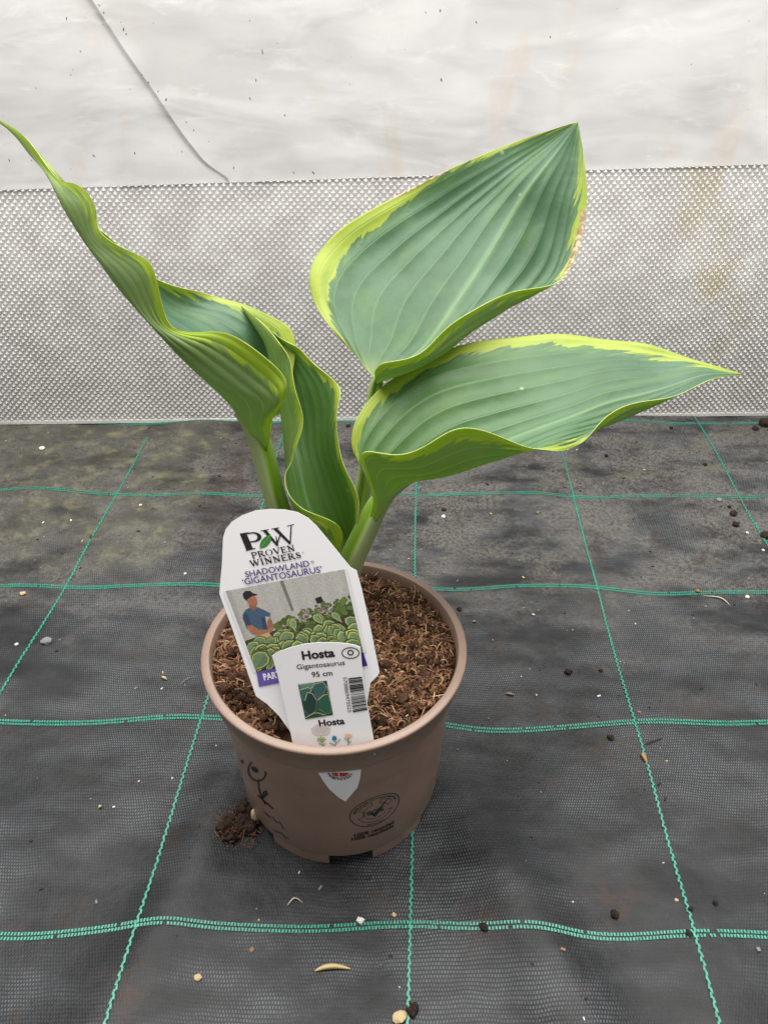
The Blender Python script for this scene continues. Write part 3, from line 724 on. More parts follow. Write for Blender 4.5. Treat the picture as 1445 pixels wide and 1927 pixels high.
L1 = [(0.0, [(502, 848, .4395), (499, 849, .4390), (494, 849, .4388), (498, 847, .4400), (502, 846, .4402)]),
      (.022, [(509, 818, .436), (498, 824, .434), (476, 822, .436), (496, 816, .446), (509, 814, .449)]),
      (.045, [(510, 792, .432), (492, 802, .428), (459, 798, .435), (488, 790, .456), (512, 792, .462)]),
      (.09, [(530, 752, .423), (500, 772, .422), (441, 770, .440), (485, 757, .466), (526, 776, .474)]),
      (.18, [(532, 708, .422), (478, 732, .424), (409, 735, .438), (470, 708, .478), (556, 655, .500)]),
      (.28, [(488, 661, .427), (428, 692, .427), (364, 691, .438), (440, 648, .482), (512, 596, .510)]),
      (.38, [(405, 624, .433), (362, 648, .431), (318, 642, .440), (385, 608, .483), (440, 566, .510)]),
      (.48, [(322, 612, .440), (295, 607, .438), (268, 588, .443), (318, 578, .478), (362, 546, .498)]),
      (.57, [(289, 508, .445), (255, 530, .443), (222, 540, .448), (258, 525, .468), (282, 518, .474)]),
      (.63, [(254, 477, .449), (222, 494, .448), (192, 500, .451), (222, 494, .468), (244, 484, .472)]),
      (.69, [(201, 447, .455), (182, 460, .454), (166, 464, .456), (186, 458, .464), (203, 444, .466)]),
      (.745, [(184, 417, .460), (164, 430, .458), (145, 431, .460), (164, 428, .468), (180, 420, .471)]),
      (.80, [(174, 376, .465), (148, 390, .463), (122, 392, .465), (146, 385, .473), (164, 382, .477)]),
      (.85, [(142, 346, .471), (123, 360, .470), (104, 358, .471), (120, 356, .478), (134, 352, .481)]),
      (.90, [(105, 332, .478), (94, 330, .478), (82, 320, .479), (92, 318, .482), (101, 318, .484)]),
      (.94, [(64, 276, .487), (58, 284, .487), (52, 284, .488), (56, 278, .491), (62, 274, .493)]),
      (.975, [(24, 240, .497), (20, 243, .497), (16, 242, .498), (19, 240, .499), (23, 238, .500)]),
      (1.0, [(-22, 214, .506), (-23, 215, .506), (-25, 215, .506), (-24, 217, .507), (-23, 218, .508)])]
L2 = [(0.0, [(640, 1042, .430), (645, 1047, .429), (654, 1052, .435), (660, 1047, .438), (662, 1038, .440)]),
      (.11, [(634, 986, .414), (596, 1014, .414), (626, 1008, .440), (655, 1012, .446), (673, 990, .436)]),
      (.21, [(574, 962, .412), (562, 978, .422), (590, 968, .440), (640, 965, .448), (671, 945, .437)]),
      (.33, [(538, 893, .428), (544, 908, .440), (569, 900, .451), (615, 893, .456), (650, 878, .446)]),
      (.45, [(554, 858, .434), (537, 862, .450), (557, 852, .463), (600, 835, .466), (631, 815, .456)]),
      (.56, [(567, 804, .440), (533, 808, .455), (550, 802, .476), (598, 775, .477), (640, 750, .467)]),
      (.67, [(561, 744, .450), (522, 748, .465), (540, 742, .486), (582, 718, .488), (622, 710, .481)]),
      (.78, [(546, 684, .460), (510, 692, .475), (530, 687, .496), (555, 676, .498), (577, 670, .493)]),
      (.90, [(515, 628, .477), (492, 635, .487), (506, 632, .500), (519, 632, .502), (528, 634, .498)]),
      (1.0, [(449, 571, .512), (449, 571, .512), (450, 572, .512), (451, 572, .512), (451, 573, .512)])]
L3 = [(t, [(x, y, Y + 0.036) for x, y, Y in c]) for t, c in L3]
make_leaf(L3, ([0, .2, .4, .6, .75, 1], [.004, .008, .019, .017, .006, .001]), ([0, .2, .5, .7, .85, 1], [.006, .006, .005, .006, .008, .001]), False,
          brown=[(1, .62, .84, .010), (-1, .66, .80, .004)], young=(.25, .05), label='broad upright leaf with a scorched brown spot on its margin')
make_leaf(L4, ([0, .15, .35, .5, .75, .9, 1], [.003, .008, .010, .009, .012, .006, .002]), ([0, .2, .35, .5, .75, 1], [.003, .005, .010, .006, .004, .001]), False,
          young=(.75, -.1), label='long pointed leaf reaching right with its lower margin curled up')
make_leaf(L1, ([0, .15, .3, .45, .7, .85, 1], [.004, .010, .015, .006, .003, .004, .001]), ([0, .2, .4, .7, 1], [.005, .010, .006, .004, .001]), False,
          young=(.3, -.3), label='narrow folded leaf reaching up left, mostly showing its underside')
make_leaf(L2, ([0, .2, .5, .8, 1], [.010, .004, .004, .003, .001]), ([0, .2, .45, .65, .85, 1], [.012, .006, .004, .007, .005, .001]), False,
          young=(1.0, .45), label='upright young leaf rolled along one side in the middle')

def make_petiole(path, radii, groove_dir):
    P = np.array([at_y(*c) for c in path]); t = np.linspace(0, 1, len(P)); tq = np.linspace(0, 1, 40)
    C = nat_spline(t, P, tq); rad = np.interp(tq, t, radii); T = np.gradient(C, axis=0); T /= np.linalg.norm(T, axis=1, keepdims=True)
    V, Fc, K = [], [], []; n = 28; g = np.array(groove_dir, float)
    for i in range(len(tq)):
        e1 = g - T[i] * np.dot(g, T[i]); e1 /= np.linalg.norm(e1); e2 = np.cross(T[i], e1)
        for k in range(n):
            a = 2 * math.pi * k / n; d = abs(math.atan2(math.sin(a), math.cos(a)))      # angle from the groove
            r = rad[i] * (1 - 0.72 * math.exp(-(d / 0.62) ** 2) + 0.05 * math.exp(-((d - .95) / .18) ** 2))
            V.append(C[i] + (e1 * math.cos(a) + e2 * math.sin(a)) * r); K.append(1 if d < 0.85 else 0)
    for i in range(len(tq) - 1):
        for k in range(n):
            k2 = (k + 1) % n; Fc.append([i * n + k, i * n + k2, (i + 1) * n + k2, (i + 1) * n + k])
    Fc += [list(range(n))[::-1], list(range((len(tq) - 1) * n, len(tq) * n))]
    return mesh_obj('petiole', V, Fc, M['petiole'], plant, smooth=True, attrs={'k': K})
make_petiole([(590, 1175, .424), (554, 1050, .428), (518, 935, .434), (498, 860, .439), (478, 805, .442), (448, 772, .443)], [.009, .0085, .0080, .0080, .0076, .004], (0.8, -0.5, 0.3))
make_petiole([(608, 1185, .424), (632, 1110, .428), (650, 1062, .434), (648, 1030, .442)], [.009, .0085, .007, .003], (-0.5, -0.7, 0.4))
make_petiole([(622, 1180, .430), (652, 1060, .456), (676, 950, .482), (695, 830, .505), (708, 722, .519), (735, 700, .524)], [.008, .0072, .0066, .0058, .005, .002], (0.2, -1.0, 0.3))
make_petiole([(615, 1185, .420), (655, 1070, .428), (686, 1000, .433), (712, 948, .440), (745, 917, .446), (790, 892, .449)], [.0095, .0095, .0088, .0078, .005, .002], (-0.75, -0.45, 0.5))

# ------------------------------------------------------------------ plant tags
def tag_plane(p0, lean, yaw):
    n = np.array([math.sin(yaw) * math.cos(lean), -math.cos(yaw) * math.cos(lean), math.sin(lean)])
    p0 = np.array(p0)
    def mp(px, py, L): return at_plane(px, py, p0, n) + n * (0.00025 + L)
    return p0, n, mp
def px_text(P, s, a, b, c, bold=0.0, plane=None, hscale=1.0):
    """text whose baseline runs between two traced points of the tag plane"""
    p0, n = plane; A = at_plane(*a, p0, n); B = at_plane(*b, p0, n); d = B - A; W = np.linalg.norm(d); d = d / W; up = np.cross(n, d)
    v, f = text_mesh(s, bold); x0 = v[:, 0].min(); k = W / (v[:, 0].max() - x0)
    P.k += 1; L = 0.00025 + P.k * 0.000004; base = len(P.V)
    P.V += [A + d * (x - x0) * k + up * y * k * hscale + n * L for x, y in v]; P.F += [[i + base for i in q] for q in f]; P.C += [c] * len(f)
def card(name, outline, p0, n, parent, thick=0.00045):
    import bmesh
    pts = [at_plane(*q, p0, n) for q in outline]
    nn = len(pts); V = [p for p in pts] + [p - n * thick for p in pts]
    Fc = [list(range(nn))[::-1], list(range(nn, 2 * nn))] + [[i, (i + 1) % nn, nn + (i + 1) % nn, nn + i] for i in range(nn)]
    o = mesh_obj(name, V, Fc, M['card'], parent)
    bm = bmesh.new(); bm.from_mesh(o.data); bmesh.ops.recalc_face_normals(bm, faces=bm.faces[:]); bm.to_mesh(o.data); bm.free()
    return o

# large tag -----------------------------------------------------------------
p0 = at_z(560, 1385, 0.156); p0, nB, mpB = tag_plane(p0, math.radians(24), math.radians(-6)); planeB = (p0, nB)
big = empty('plant_tag', tuple(p0)); tag(big, 'large white arched picture tag with a purple band, standing behind the smaller label', 'plant tag')
outline = [(413, 1117), (418, 1060), (420, 1012), (425, 996), (436, 982), (455, 970), (480, 961), (508, 958), (536, 959), (560, 964), (580, 975), (596, 990), (620, 1019), (645, 1050), (660, 1068), (671, 1074),
           (680, 1106), (695, 1172), (706, 1226), (714, 1264), (711, 1271), (697, 1285), (693, 1310), (688, 1345), (660, 1420), (600, 1425), (560, 1405), (545, 1375), (525, 1347), (503, 1325), (482, 1310), (465, 1262), (440, 1190)]
bigcard = card('card', outline, p0, nB, big)
P = Print(mpB)
# logo letters with serifs, traced
def qd(*pts): P.poly(pts, BLACK)
qd((452, 1005), (459, 1004), (471, 1033), (464, 1035)); qd((459, 1003.5), (464, 1003), (476.5, 1032), (469, 1034)); qd((463.5, 1036.8), (463, 1035.2), (481, 1030.8), (481.5, 1032.4)); qd((452, 1005.2), (451.6, 1003.8), (468, 1001.4), (468.5, 1003))
bowl = [(464, 1003)] + [(477 + 15.5 * math.cos(t), 1010.5 + 9.5 * math.sin(t)) for t in np.linspace(-1.9, 1.5, 14)] + [(471, 1021)]
bin_ = [(466, 1005)] + [(476 + 9.0 * math.cos(t), 1010.6 + 7.0 * math.sin(t)) for t in np.linspace(-1.8, 1.5, 14)] + [(471, 1018.6)]
V = bowl + bin_; n_ = len(bowl); P.shape(V, [[i, i + 1, n_ + i + 1, n_ + i] for i in range(n_ - 1)], BLACK)
qd((495, 999), (502, 997.5), (524, 1025), (521, 1027.5)); qd((521, 1027.5), (524.5, 1026.5), (521, 1010), (519, 1008)); qd((515, 995.5), (522, 994), (548, 1021), (545, 1024.4)); qd((545, 1024.4), (547.5, 1023.5), (549.5, 988.5), (547.2, 989)); qd((520, 1027), (522, 1026.5), (530, 1003), (528, 1001))
for a_, b__ in (((491, 999.5), (506, 997)), ((511, 996), (526, 993.5)), ((540, 990.5), (554, 987.2))): qd(a_, (a_[0] + .3, a_[1] - 1.5), (b__[0] + .3, b__[1] - 1.5), b__)
GRN = srgb(58, 120, 48)
P.poly([(489, 1032), (489.5, 1024), (493, 1016), (499, 1010.5), (509.5, 1005), (511, 1013), (508.5, 1021), (502, 1028), (495, 1031)], GRN)
P.line([(489.5, 1031.5), (498, 1021), (509, 1006)], 0.8, srgb(110, 165, 80))
# small serif capitals
SER = {'P': (.62, [((.12, 0), (.12, 1), .15), ((.12, 1), (.4, 1), .06), ((.4, 1), (.56, .88), .1), ((.56, .88), (.56, .66), .15), ((.56, .66), (.4, .5), .1), ((.4, .5), (.12, .5), .06), ((0, 0), (.26, 0), .05), ((0, 1), (.2, 1), .05)]),
       'R': (.72, [((.12, 0), (.12, 1), .15), ((.12, 1), (.4, 1), .06), ((.4, 1), (.54, .88), .1), ((.54, .88), (.54, .68), .15), ((.54, .68), (.4, .53), .1), ((.4, .53), (.12, .53), .06), ((.32, .53), (.66, 0), .14), ((0, 0), (.26, 0), .05), ((.55, 0), (.74, 0), .05), ((0, 1), (.2, 1), .05)]),
       'O': (.80, None), 'V': (.76, [((.1, 1), (.4, 0), .15), ((.4, 0), (.68, 1), .06), ((0, 1), (.24, 1), .05), ((.56, 1), (.78, 1), .05)]),
       'E': (.62, [((.12, 0), (.12, 1), .15), ((.12, 1), (.54, 1), .06), ((.12, .52), (.42, .52), .06), ((.12, 0), (.56, 0), .06), ((.54, 1), (.54, .82), .05), ((.57, 0), (.57, .2), .05), ((.42, .62), (.42, .42), .05), ((0, 0), (.2, 0), .05), ((0, 1), (.2, 1), .05)]),
       'N': (.80, [((.14, 0), (.14, 1), .06), ((.12, 1), (.66, 0), .16), ((.66, 0), (.66, 1), .06), ((.02, 0), (.27, 0), .05), ((0, 1), (.2, 1), .05), ((.55, 1), (.78, 1), .05)]),
       'W': (1.04, [((.08, 1), (.32, 0), .15), ((.32, 0), (.52, .95), .06), ((.5, 1), (.72, 0), .15), ((.72, 0), (.95, 1), .06), ((0, 1), (.2, 1), .05), ((.42, 1), (.6, 1), .05), ((.85, 1), (1.05, 1), .05)]),
       'I': (.32, [((.15, 0), (.15, 1), .15), ((.02, 0), (.29, 0), .05), ((.02, 1), (.29, 1), .05)]),
       'S': (.56, [((.47, .78), (.36, .97), .07), ((.36, .97), (.16, .95), .08), ((.16, .95), (.08, .76), .13), ((.08, .76), (.24, .57), .15), ((.24, .57), (.46, .38), .16), ((.46, .38), (.46, .14), .13), ((.46, .14), (.28, .02), .08), ((.28, .02), (.06, .1), .07), ((.06, .1), (.05, .3), .05)])}
def serif_text(s, a, b, h):
    tot = sum(SER[c][0] + .1 for c in s) - .1; a, b = np.array(a, float), np.array(b, float); ex = (b - a) / tot
    up = np.array([-(-(ex[1])), -ex[0]]); up = np.array([ex[1], -ex[0]]); up = up / np.linalg.norm(up) * h; up = up + np.array([-0.16 * h, 0]); x = 0
    f = lambda p: a + ex * (x + p[0]) + up * p[1]; wd = np.linalg.norm(ex)
    for c in s:
        if c == 'O':
            o_, i_ = circ(.4, .5, .40, .53, 24), circ(.4, .5, .26, .48, 24)
            V = [f(p) for p in o_ + i_]; P.shape(V, [[i, (i + 1) % 24, 24 + (i + 1) % 24, 24 + i] for i in range(24)], BLACK)
        else:
            for p, q, wt_ in SER[c][1]: P.line([f(p), f(q)], max(wt_, .08) * wd * 1.0, BLACK)
        x += SER[c][0] + .1
serif_text('PROVEN', (476, 1050.5), (556.5, 1035.5), 10.5)
serif_text('WINNERS', (473, 1065.5), (568.5, 1048.8), 10.5)
P.line(circ(570.5, 1039.5, 1.3, 1.3, 10), .5, BLACK, True)
px_text(P, 'SHADOWLAND', (463.6, 1086), (583.5, 1064.8), PURPLE, 0.008, planeB, 0.92)
P.line(circ(588.5, 1057, 2.4, 2.2, 14), .7, PURPLE, True); px_text(P, 'R', (587.6, 1058.2), (589.6, 1057.8), PURPLE, 0, planeB)
px_text(P, "\u2018GIGANTOSAURUS\u2019", (458.5, 1100.5), (607.5, 1076.2), PURPLE, 0.008, planeB, 0.96)
P.build('lettering', M['prnt'], bigcard)
# printed photograph
TL, TR, BR, BL = [np.array(q, float) for q in ((425, 1112), (648, 1071), (684, 1228), (483, 1264))]
def bil(s, t): return (TL * (1 - s) + TR * s) * (1 - t) + (BL * (1 - s) + BR * s) * t
P = Print(lambda x, y, L: mpB(*bil(min(max(x, 0), 1), min(max(y, 0), 1)), L * 0.25))
WALLC = srgb(186, 183, 176)
for k in range(22): P.poly([(k / 22, 0), ((k + 1) / 22, 0), ((k + 1) / 22, .7), (k / 22, .7)], tuple(c * (1 + .035 * ((k * 7) % 3 - 1)) for c in WALLC[:3]) + (1,), 0.000004)
P.k = 2
P.poly([(0, .62), (1, .40), (1, 1), (0, 1)], srgb(58, 64, 40)); P.poly([(.0, .82), (.35, .86), (.42, 1), (0, 1)], srgb(46, 33, 30))
P.poly([(.455, 0), (.485, 0), (.50, .36), (.475, .38)], srgb(120, 122, 112)); P.poly([(.0, .0), (.04, .0), (.03, .6), (0, .62)], srgb(170, 168, 162))
r = random.Random(21)
for _ in range(150):                                                   # shrubs behind
    x = r.uniform(.30, 1.0); top = .30 + .16 * (1 - x) + .10 * abs(x - .8); y = top + r.uniform(0, .22); s = r.uniform(.012, .03); g = r.uniform(.7, 1.5)
    P.poly([(x + s * math.cos(a) * r.uniform(.7, 1.3), y + s * 1.1 * math.sin(a) * r.uniform(.7, 1.2)) for a in np.linspace(0, 6.28, 8)[:-1]], tuple(c * g for c in srgb(86, 104, 46)[:3]) + (1,))
# sitting person
_mp = P.mp; P.mp = lambda x, y, L: _mp(.055 + (x - .10) * .76, .04 + (y - .06) * .92, L)
SK = srgb(172, 112, 84); SH = srgb(70, 92, 116); SHD = srgb(52, 70, 92)
P.poly([(.10, .53), (.11, .36), (.16, .30), (.24, .27), (.30, .29), (.36, .34), (.42, .40), (.40, .44), (.35, .42), (.34, .50), (.33, .60), (.20, .62)], SH)
P.poly([(.10, .40), (.14, .33), (.17, .36), (.17, .50), (.11, .50)], SHD); P.poly([(.30, .42), (.34, .44), (.33, .58), (.28, .59)], SHD)
P.poly([(.11, .50), (.17, .50), (.22, .57), (.32, .60), (.37, .54), (.40, .53), (.41, .58), (.36, .64), (.20, .66), (.13, .60)], SK)
P.poly([(.33, .58), (.36, .48), (.40, .45), (.41, .50), (.39, .58)], srgb(160, 102, 78))
P.poly([(.22, .23), (.30, .23), (.29, .30), (.25, .33), (.22, .29)], srgb(150, 96, 72))
P.poly([(.205, .15), (.31, .13), (.325, .19), (.315, .25), (.27, .27), (.225, .24)], SK)
P.poly([(.19, .15), (.195, .09), (.235, .06), (.285, .07), (.31, .11), (.345, .125), (.34, .14), (.29, .14), (.235, .165), (.21, .185)], srgb(34, 32, 34))
P.poly([(.17, .66), (.33, .63), (.36, .74), (.2, .76)], srgb(196, 168, 132))
P.mp = _mp
P.poly([(.70, .275), (.755, .26), (.765, .325), (.71, .34)], srgb(30, 28, 28)); 
# flowers
for fx, fy in ((.60, .42), (.56, .47), (.74, .42), (.78, .46), (.38, .55), (.27, .70), (.97, .66), (.33, .62)):
    for _ in range(16):
        x, y = fx + r.gauss(0, .022), fy + r.gauss(0, .028); s = r.uniform(.006, .013)
        P.poly([(x + s * math.cos(a), y + s * math.sin(a)) for a in np.linspace(0, 6.28, 6)[:-1]], tuple(c * r.uniform(.7, 1.1) for c in srgb(178, 156, 152)[:3]) + (1,))
# hosta leaves of the mound, back to front
def pleaf(x, y, s, a, g):
    w1, w2 = r.uniform(.22, .40), r.uniform(.22, .40); out = [(-.08, 0), (.08, w1 * .75), (.32, w1), (.62, w1 * .75), (.90, w1 * .25), (1.18, r.uniform(-.1, .1)), (.90, -w2 * .25), (.62, -w2 * .75), (.32, -w2), (.08, -w2 * .75)]
    ca, sa = math.cos(a), math.sin(a); T = lambda p, k: (x + s * ((.45 + (p[0] - .45) * k) * ca - p[1] * k * sa), y + s * 1.15 * ((.45 + (p[0] - .45) * k) * sa + p[1] * k * ca))
    P.poly([T(p, 1.22) for p in out], srgb(62, 76, 48)); P.poly([T(p, 1.08) for p in out], tuple(c * g for c in srgb(190, 196, 110)[:3]) + (1,))
    P.poly([T(p, .90) for p in out], tuple(c * g for c in srgb(112, 138, 100)[:3]) + (1,)); P.poly([T(p, .88) for p in out[:6]] , tuple(c * g * 1.22 for c in srgb(112, 138, 100)[:3]) + (1,))
lv = []
for _ in range(64):
    x = r.uniform(.06, .98); top = .46 + 1.0 * max(0, .45 - x) ** 1.6 + .10 * max(0, x - .7); bot = .80 + .10 * x
    y = r.uniform(top, bot); lv.append((y, x))
for y, x in sorted(lv):
    s = .095 + .24 * (y - .4); out = math.atan2(.55, (x - .55) * 1.4) + r.gauss(0, .35); pleaf(x, y, s * r.uniform(.85, 1.15), out, r.uniform(.75, 1.15))
V_ = []
for i, v in enumerate(P.V): V_.append(v)
# trim what spills over the photo frame: clamp in frame coordinates was done by choosing positions inside
P.build('printed_photo', M['photo'], bigcard)
P = Print(lambda x, y, L: mpB(x, y, L + 0.00022))
for q in ([(425, 1112), (421, 1114), (479, 1266), (483, 1264)], ): P.poly(q, srgb(222, 220, 220))
P.poly([(648, 1071), (653, 1070), (689, 1227), (684, 1228)], srgb(222, 220, 220))
P.poly([(483, 1264), (684, 1228), (692, 1252), (488, 1292)], srgb(98, 82, 158)); P.poly([(664, 1231.6), (684, 1228), (692, 1252), (670, 1256)], srgb(62, 30, 112))
P.k = 80
px_text(P, 'PART SUN', (498, 1279.5), (560, 1268), srgb(235, 232, 240), 0.03, planeB, 1.25)
P.build('purple_band', M['prnt'], bigcard)

# small label ----------------------------------------------------------------
p0s = at_y(620, 1406, POT[1] - 0.0850); p0s, nS, mpS = tag_plane(p0s, math.radians(20), math.radians(-3)); planeS = (p0s, nS)
small = empty('plant_label', tuple(p0s)); tag(small, 'small white label reading Hosta with a barcode, tucked through the pot rim', 'plant label')
outline = [(512, 1234), (528, 1225), (548, 1218), (572, 1212), (600, 1209), (628, 1209), (652, 1211), (668, 1214), (678, 1218), (681, 1250), (685, 1290), (693, 1335), (705, 1402), (706, 1420), (556, 1432), (553, 1410), (545, 1370), (532, 1310), (521, 1265)]
smallcard = card('card', outline, p0s, nS, small)
P = Print(mpS)
def stain(cx, cy, rx, ry, c, n, sd):
    rr = random.Random(sd); P.poly([(cx + rx * math.cos(a) * rr.uniform(.85, 1.1), cy + ry * math.sin(a) * rr.uniform(.85, 1.1)) for a in np.linspace(0, 6.283, n)[:-1]], c)
stain(604, 1373, 18, 12, srgb(205, 198, 194), 22, 1); stain(606, 1373, 13, 8, srgb(197, 188, 182), 18, 2)
px_text(P, 'Hosta', (569.7, 1240.9), (630.8, 1234.8), BLACK, 0.035, planeS, 0.92)
px_text(P, 'Gigantosaurus', (559.4, 1259.4), (649.4, 1250.6), srgb(50, 46, 50), 0.008, planeS, 0.9)
px_text(P, '95 cm', (587.6, 1273.9), (626.2, 1270.4), srgb(45, 40, 44), 0.014, planeS, 0.92)
px_text(P, 'Hosta', (601.3, 1366.6), (649.4, 1361.6), BLACK, 0.03, planeS, 0.92)
P.line(circ(659.7, 1228.5, 16, 10, 40), 1.8, srgb(52, 22, 44), True); P.line(circ(659.7, 1227.8, 5, 4.2, 24), 2.2, BLACK, True)
# barcode
bq = [np.array(q, float) for q in ((655.5, 1276), (681, 1273), (692, 1336.5), (664.5, 1341.5))]
def bb_(s, t): return (bq[0] * (1 - s) + bq[1] * s) * (1 - t) + (bq[3] * (1 - s) + bq[2] * s) * t
t_ = 0.0; r = random.Random(5)
while t_ < 1:
    wdt = r.choice([.011, .011, .022, .033, .044])
    P.poly([bb_(0, t_), bb_(1, t_), bb_(1, min(1, t_ + wdt)), bb_(0, min(1, t_ + wdt))], BLACK); t_ += wdt + r.choice([.011, .011, .022, .033])
px_text(P, '5708869470525', (645.5, 1274), (655, 1340), srgb(70, 64, 70), 0.0, planeS, 0.9)
# flower doodles and a soil stain
DG = srgb(60, 120, 90)
P.line([(601, 1409), (625, 1406), (662, 1401)], 1.0, srgb(190, 150, 140))
for cx, cy, bx, by in ((605, 1391, 609, 1410), (630, 1389, 631, 1406), (655, 1384, 655, 1403)): P.line([(cx, cy + 3), ((cx + bx) / 2 + 1, (cy + by) / 2), (bx, by)], 1.2, DG)
for k in range(7):
    a = k * .9; P.line([(605, 1391), (605 + 9 * math.cos(a), 1391 + 5.5 * math.sin(a))], 2.2, srgb(150, 168, 96))
P.poly([(625, 1392), (625.5, 1386), (629, 1383.5), (633.5, 1386), (634, 1391), (630, 1393)], srgb(30, 120, 172))
P.poly(circ(656, 1384, 7, 3.6, 14), srgb(226, 184, 146))
for a_, b__ in (((608, 1402), (600, 1398)), ((610, 1402), (613, 1398)), ((631, 1402), (620, 1397)), ((633, 1398), (641, 1390)), ((655, 1398), (661, 1394)), ((655, 1394), (648, 1388))): P.line([a_, b__], 1.8, srgb(120, 160, 140))
P.poly([(571, 1412), (577, 1406), (581.5, 1404.5), (583, 1407), (576, 1412.5)], srgb(96, 60, 50))
P.build('lettering', M['prnt'], smallcard)
# printed picture of leaves
pq = [np.array(q, float) for q in ((561, 1288), (615, 1280.5), (627, 1345), (575, 1353))]
def pb(s, t): return (pq[0] * (1 - s) + pq[1] * s) * (1 - t) + (pq[3] * (1 - s) + pq[2] * s) * t
P = Print(lambda x, y, L: mpS(*pb(x, y), L))
P.poly([(0, 0), (1, 0), (1, 1), (0, 1)], srgb(38, 70, 56))
CR = srgb(190, 190, 150)
for outl, c in (([(0, 0), (.55, 0), (.62, .06), (.40, .16), (.05, .12)], srgb(96, 134, 122)), ([(0, .16), (.33, .12), (.42, .20), (.30, .32), (.10, .48), (0, .40)], srgb(56, 104, 92)), ([(.45, .16), (.55, .05), (.85, .02), (.95, .16), (.82, .36), (.58, .46), (.50, .32)], srgb(52, 98, 96)),
                ([(.12, .48), (.26, .26), (.42, .30), (.53, .50), (.44, .80), (.16, .92), (.03, .72)], srgb(30, 62, 54)), ([(.55, .52), (.80, .40), (.97, .38), (1, .62), (.97, .92), (.78, .94), (.52, .76)], srgb(42, 92, 72)), ([(0, .96), (.35, .86), (.5, .88), (.75, .98), (.75, 1), (0, 1)], srgb(30, 66, 50)), ([(.93, .2), (1, .14), (1, .32), (.94, .34)], srgb(60, 110, 98))):
    P.poly(outl, c); P.line(outl[:4], .022, CR); P.line(outl[3:], .012, tuple(v * .6 for v in CR[:3]) + (1,))
    m_ = np.mean(outl, 0); P.line([outl[0], m_, outl[len(outl) // 2]], .012, tuple(v * 1.5 for v in c[:3]) + (1,))
P.build('leaf_picture', M['photo'], smallcard)
# pointed end coming out through the slot below the rim
tipo = [(600, 1453), (612, 1452.5), (640, 1451), (660, 1449), (679, 1446.5), (677, 1462), (672, 1480), (661, 1493), (650, 1506), (638, 1499), (620, 1483), (609, 1468)]
def pot_tip(x, y, L):
    a, z = pot_hit(x, y); return pot_pt(a, z, 0.0010 + L)
V = [pot_tip(x, y, 0) for x, y in tipo]; V += [pot_tip(x, y, -0.0006) for x, y in tipo]; n_ = len(tipo)
c0 = len(V); V.append(pot_tip(642, 1470, 0))
tipend = mesh_obj('pointed_end', V, [[c0, (i + 1) % n_, i] for i in range(n_)] + [[i, (i + 1) % n_, n_ + (i + 1) % n_, n_ + i] for i in range(n_)], M['card'], small)
P = Print(lambda x, y, L: pot_tip(x, y, 0.0002 + L))
for k in range(10):
    a0_, a1_ = math.pi * k / 10, math.pi * (k + 1) / 10
    P.poly([(640, 1451.8), (640 + 15 * math.cos(a0_), 1451.5 + 7.5 * math.sin(a0_)), (640 + 15 * math.cos(a1_), 1451.5 + 7.5 * math.sin(a1_))], srgb(188, 42, 44))
P.line([(637, 1452), (638.5, 1459)], 2.2, srgb(225, 215, 215)); P.line([(640 + 16 * math.cos(t), 1452 + 9 * math.sin(t)) for t in np.linspace(0.05, 3.1, 14)], 1.0, srgb(120, 116, 120))
for k, ch in enumerate('PRODUCERET'):
    a = math.radians(168 - k * 17.3); v, f = text_mesh(ch, 0.03); v = v - v.mean(0); sz = 7.0
    d = np.array([math.sin(a), -math.cos(a) * .55]); d /= np.linalg.norm(d); nn2 = np.array([d[1], -d[0]])
    c_ = np.array([640 + 21 * math.cos(a), 1451.5 + 12.0 * math.sin(a)])
    if c_[1] < 1453.5: continue
    P.shape([c_ + d * x * sz + nn2 * y * sz * .8 for x, y in v], f, BLACK)
P.build('maker_mark', M['prnt'], tipend)
# ------------------------------------------------------------------ debris on the fabric
def gpt(px, py):
    p = at_z(px, py, 0.0)
    for _ in range(3): p = at_z(px, py, float(gz(p[0], p[1])))
    return p
def speck(name, px, py, size, c, label, cat, group, seed, flat=.55, rough=.5, elong=1.0, mat=None, lab=None):
    p = gpt(px, py); r = random.Random(seed); V, Fc = lump((p[0], p[1], p[2] + size * flat * .75), size * elong, size, size * flat, seed, 2, rough)
    a = r.uniform(0, 3.14); ca, sa = math.cos(a), math.sin(a)
    V = [(p[0] + (v[0] - p[0]) * ca - (v[1] - p[1]) * sa, p[1] + (v[0] - p[0]) * sa + (v[1] - p[1]) * ca, v[2]) for v in V]
    o = mesh_obj(name, V, Fc, mat or M['bits'], smooth=mat is not None, cols=[tuple(c) + (1,) if len(c) == 3 else c] * len(Fc), loc=tuple(p))
    return tag(o, lab or label, cat, group)
PL = {0: 'roundest dark peat crumb, alone on open fabric beside the pot rim', 1: 'small peat crumb between the roundest crumb and a green thread', 5: 'large peat lump lying across the outermost green thread',
      6: 'biggest dark peat lump, in the corner against the embossed panel', 7: 'peat lump touching the biggest lump in the panel corner', 8: 'dark peat crumb tucked close behind the pot rim',
      10: 'peat lump touching a tan pebble on the green thread', 13: 'peat crumb touching a white pebble behind the pot', 14: 'peat crumb at the foot of the panel between two leaves', 21: 'peat crumb just behind the double green stitches in front of the pot'}
for _i in (2, 3, 4): PL[_i] = 'reddish peat crumb in a short row beside the outermost green thread'
SL = {0: 'white pebble touching a peat crumb behind the pot', 1: 'tan pebble beside a peat lump on the green thread', 2: 'white chip lying in front of the pot beside a green thread', 4: 'largest white stone on the algae-stained fabric near the panel',
      5: 'flat grey stone just in front of a faded green thread', 6: 'angular dark grey stone beside a green thread on the dusty fabric', 7: 'tan stone touching a faded green thread on the dusty fabric', 16: 'tan chip lying in front of the double green stitches'}
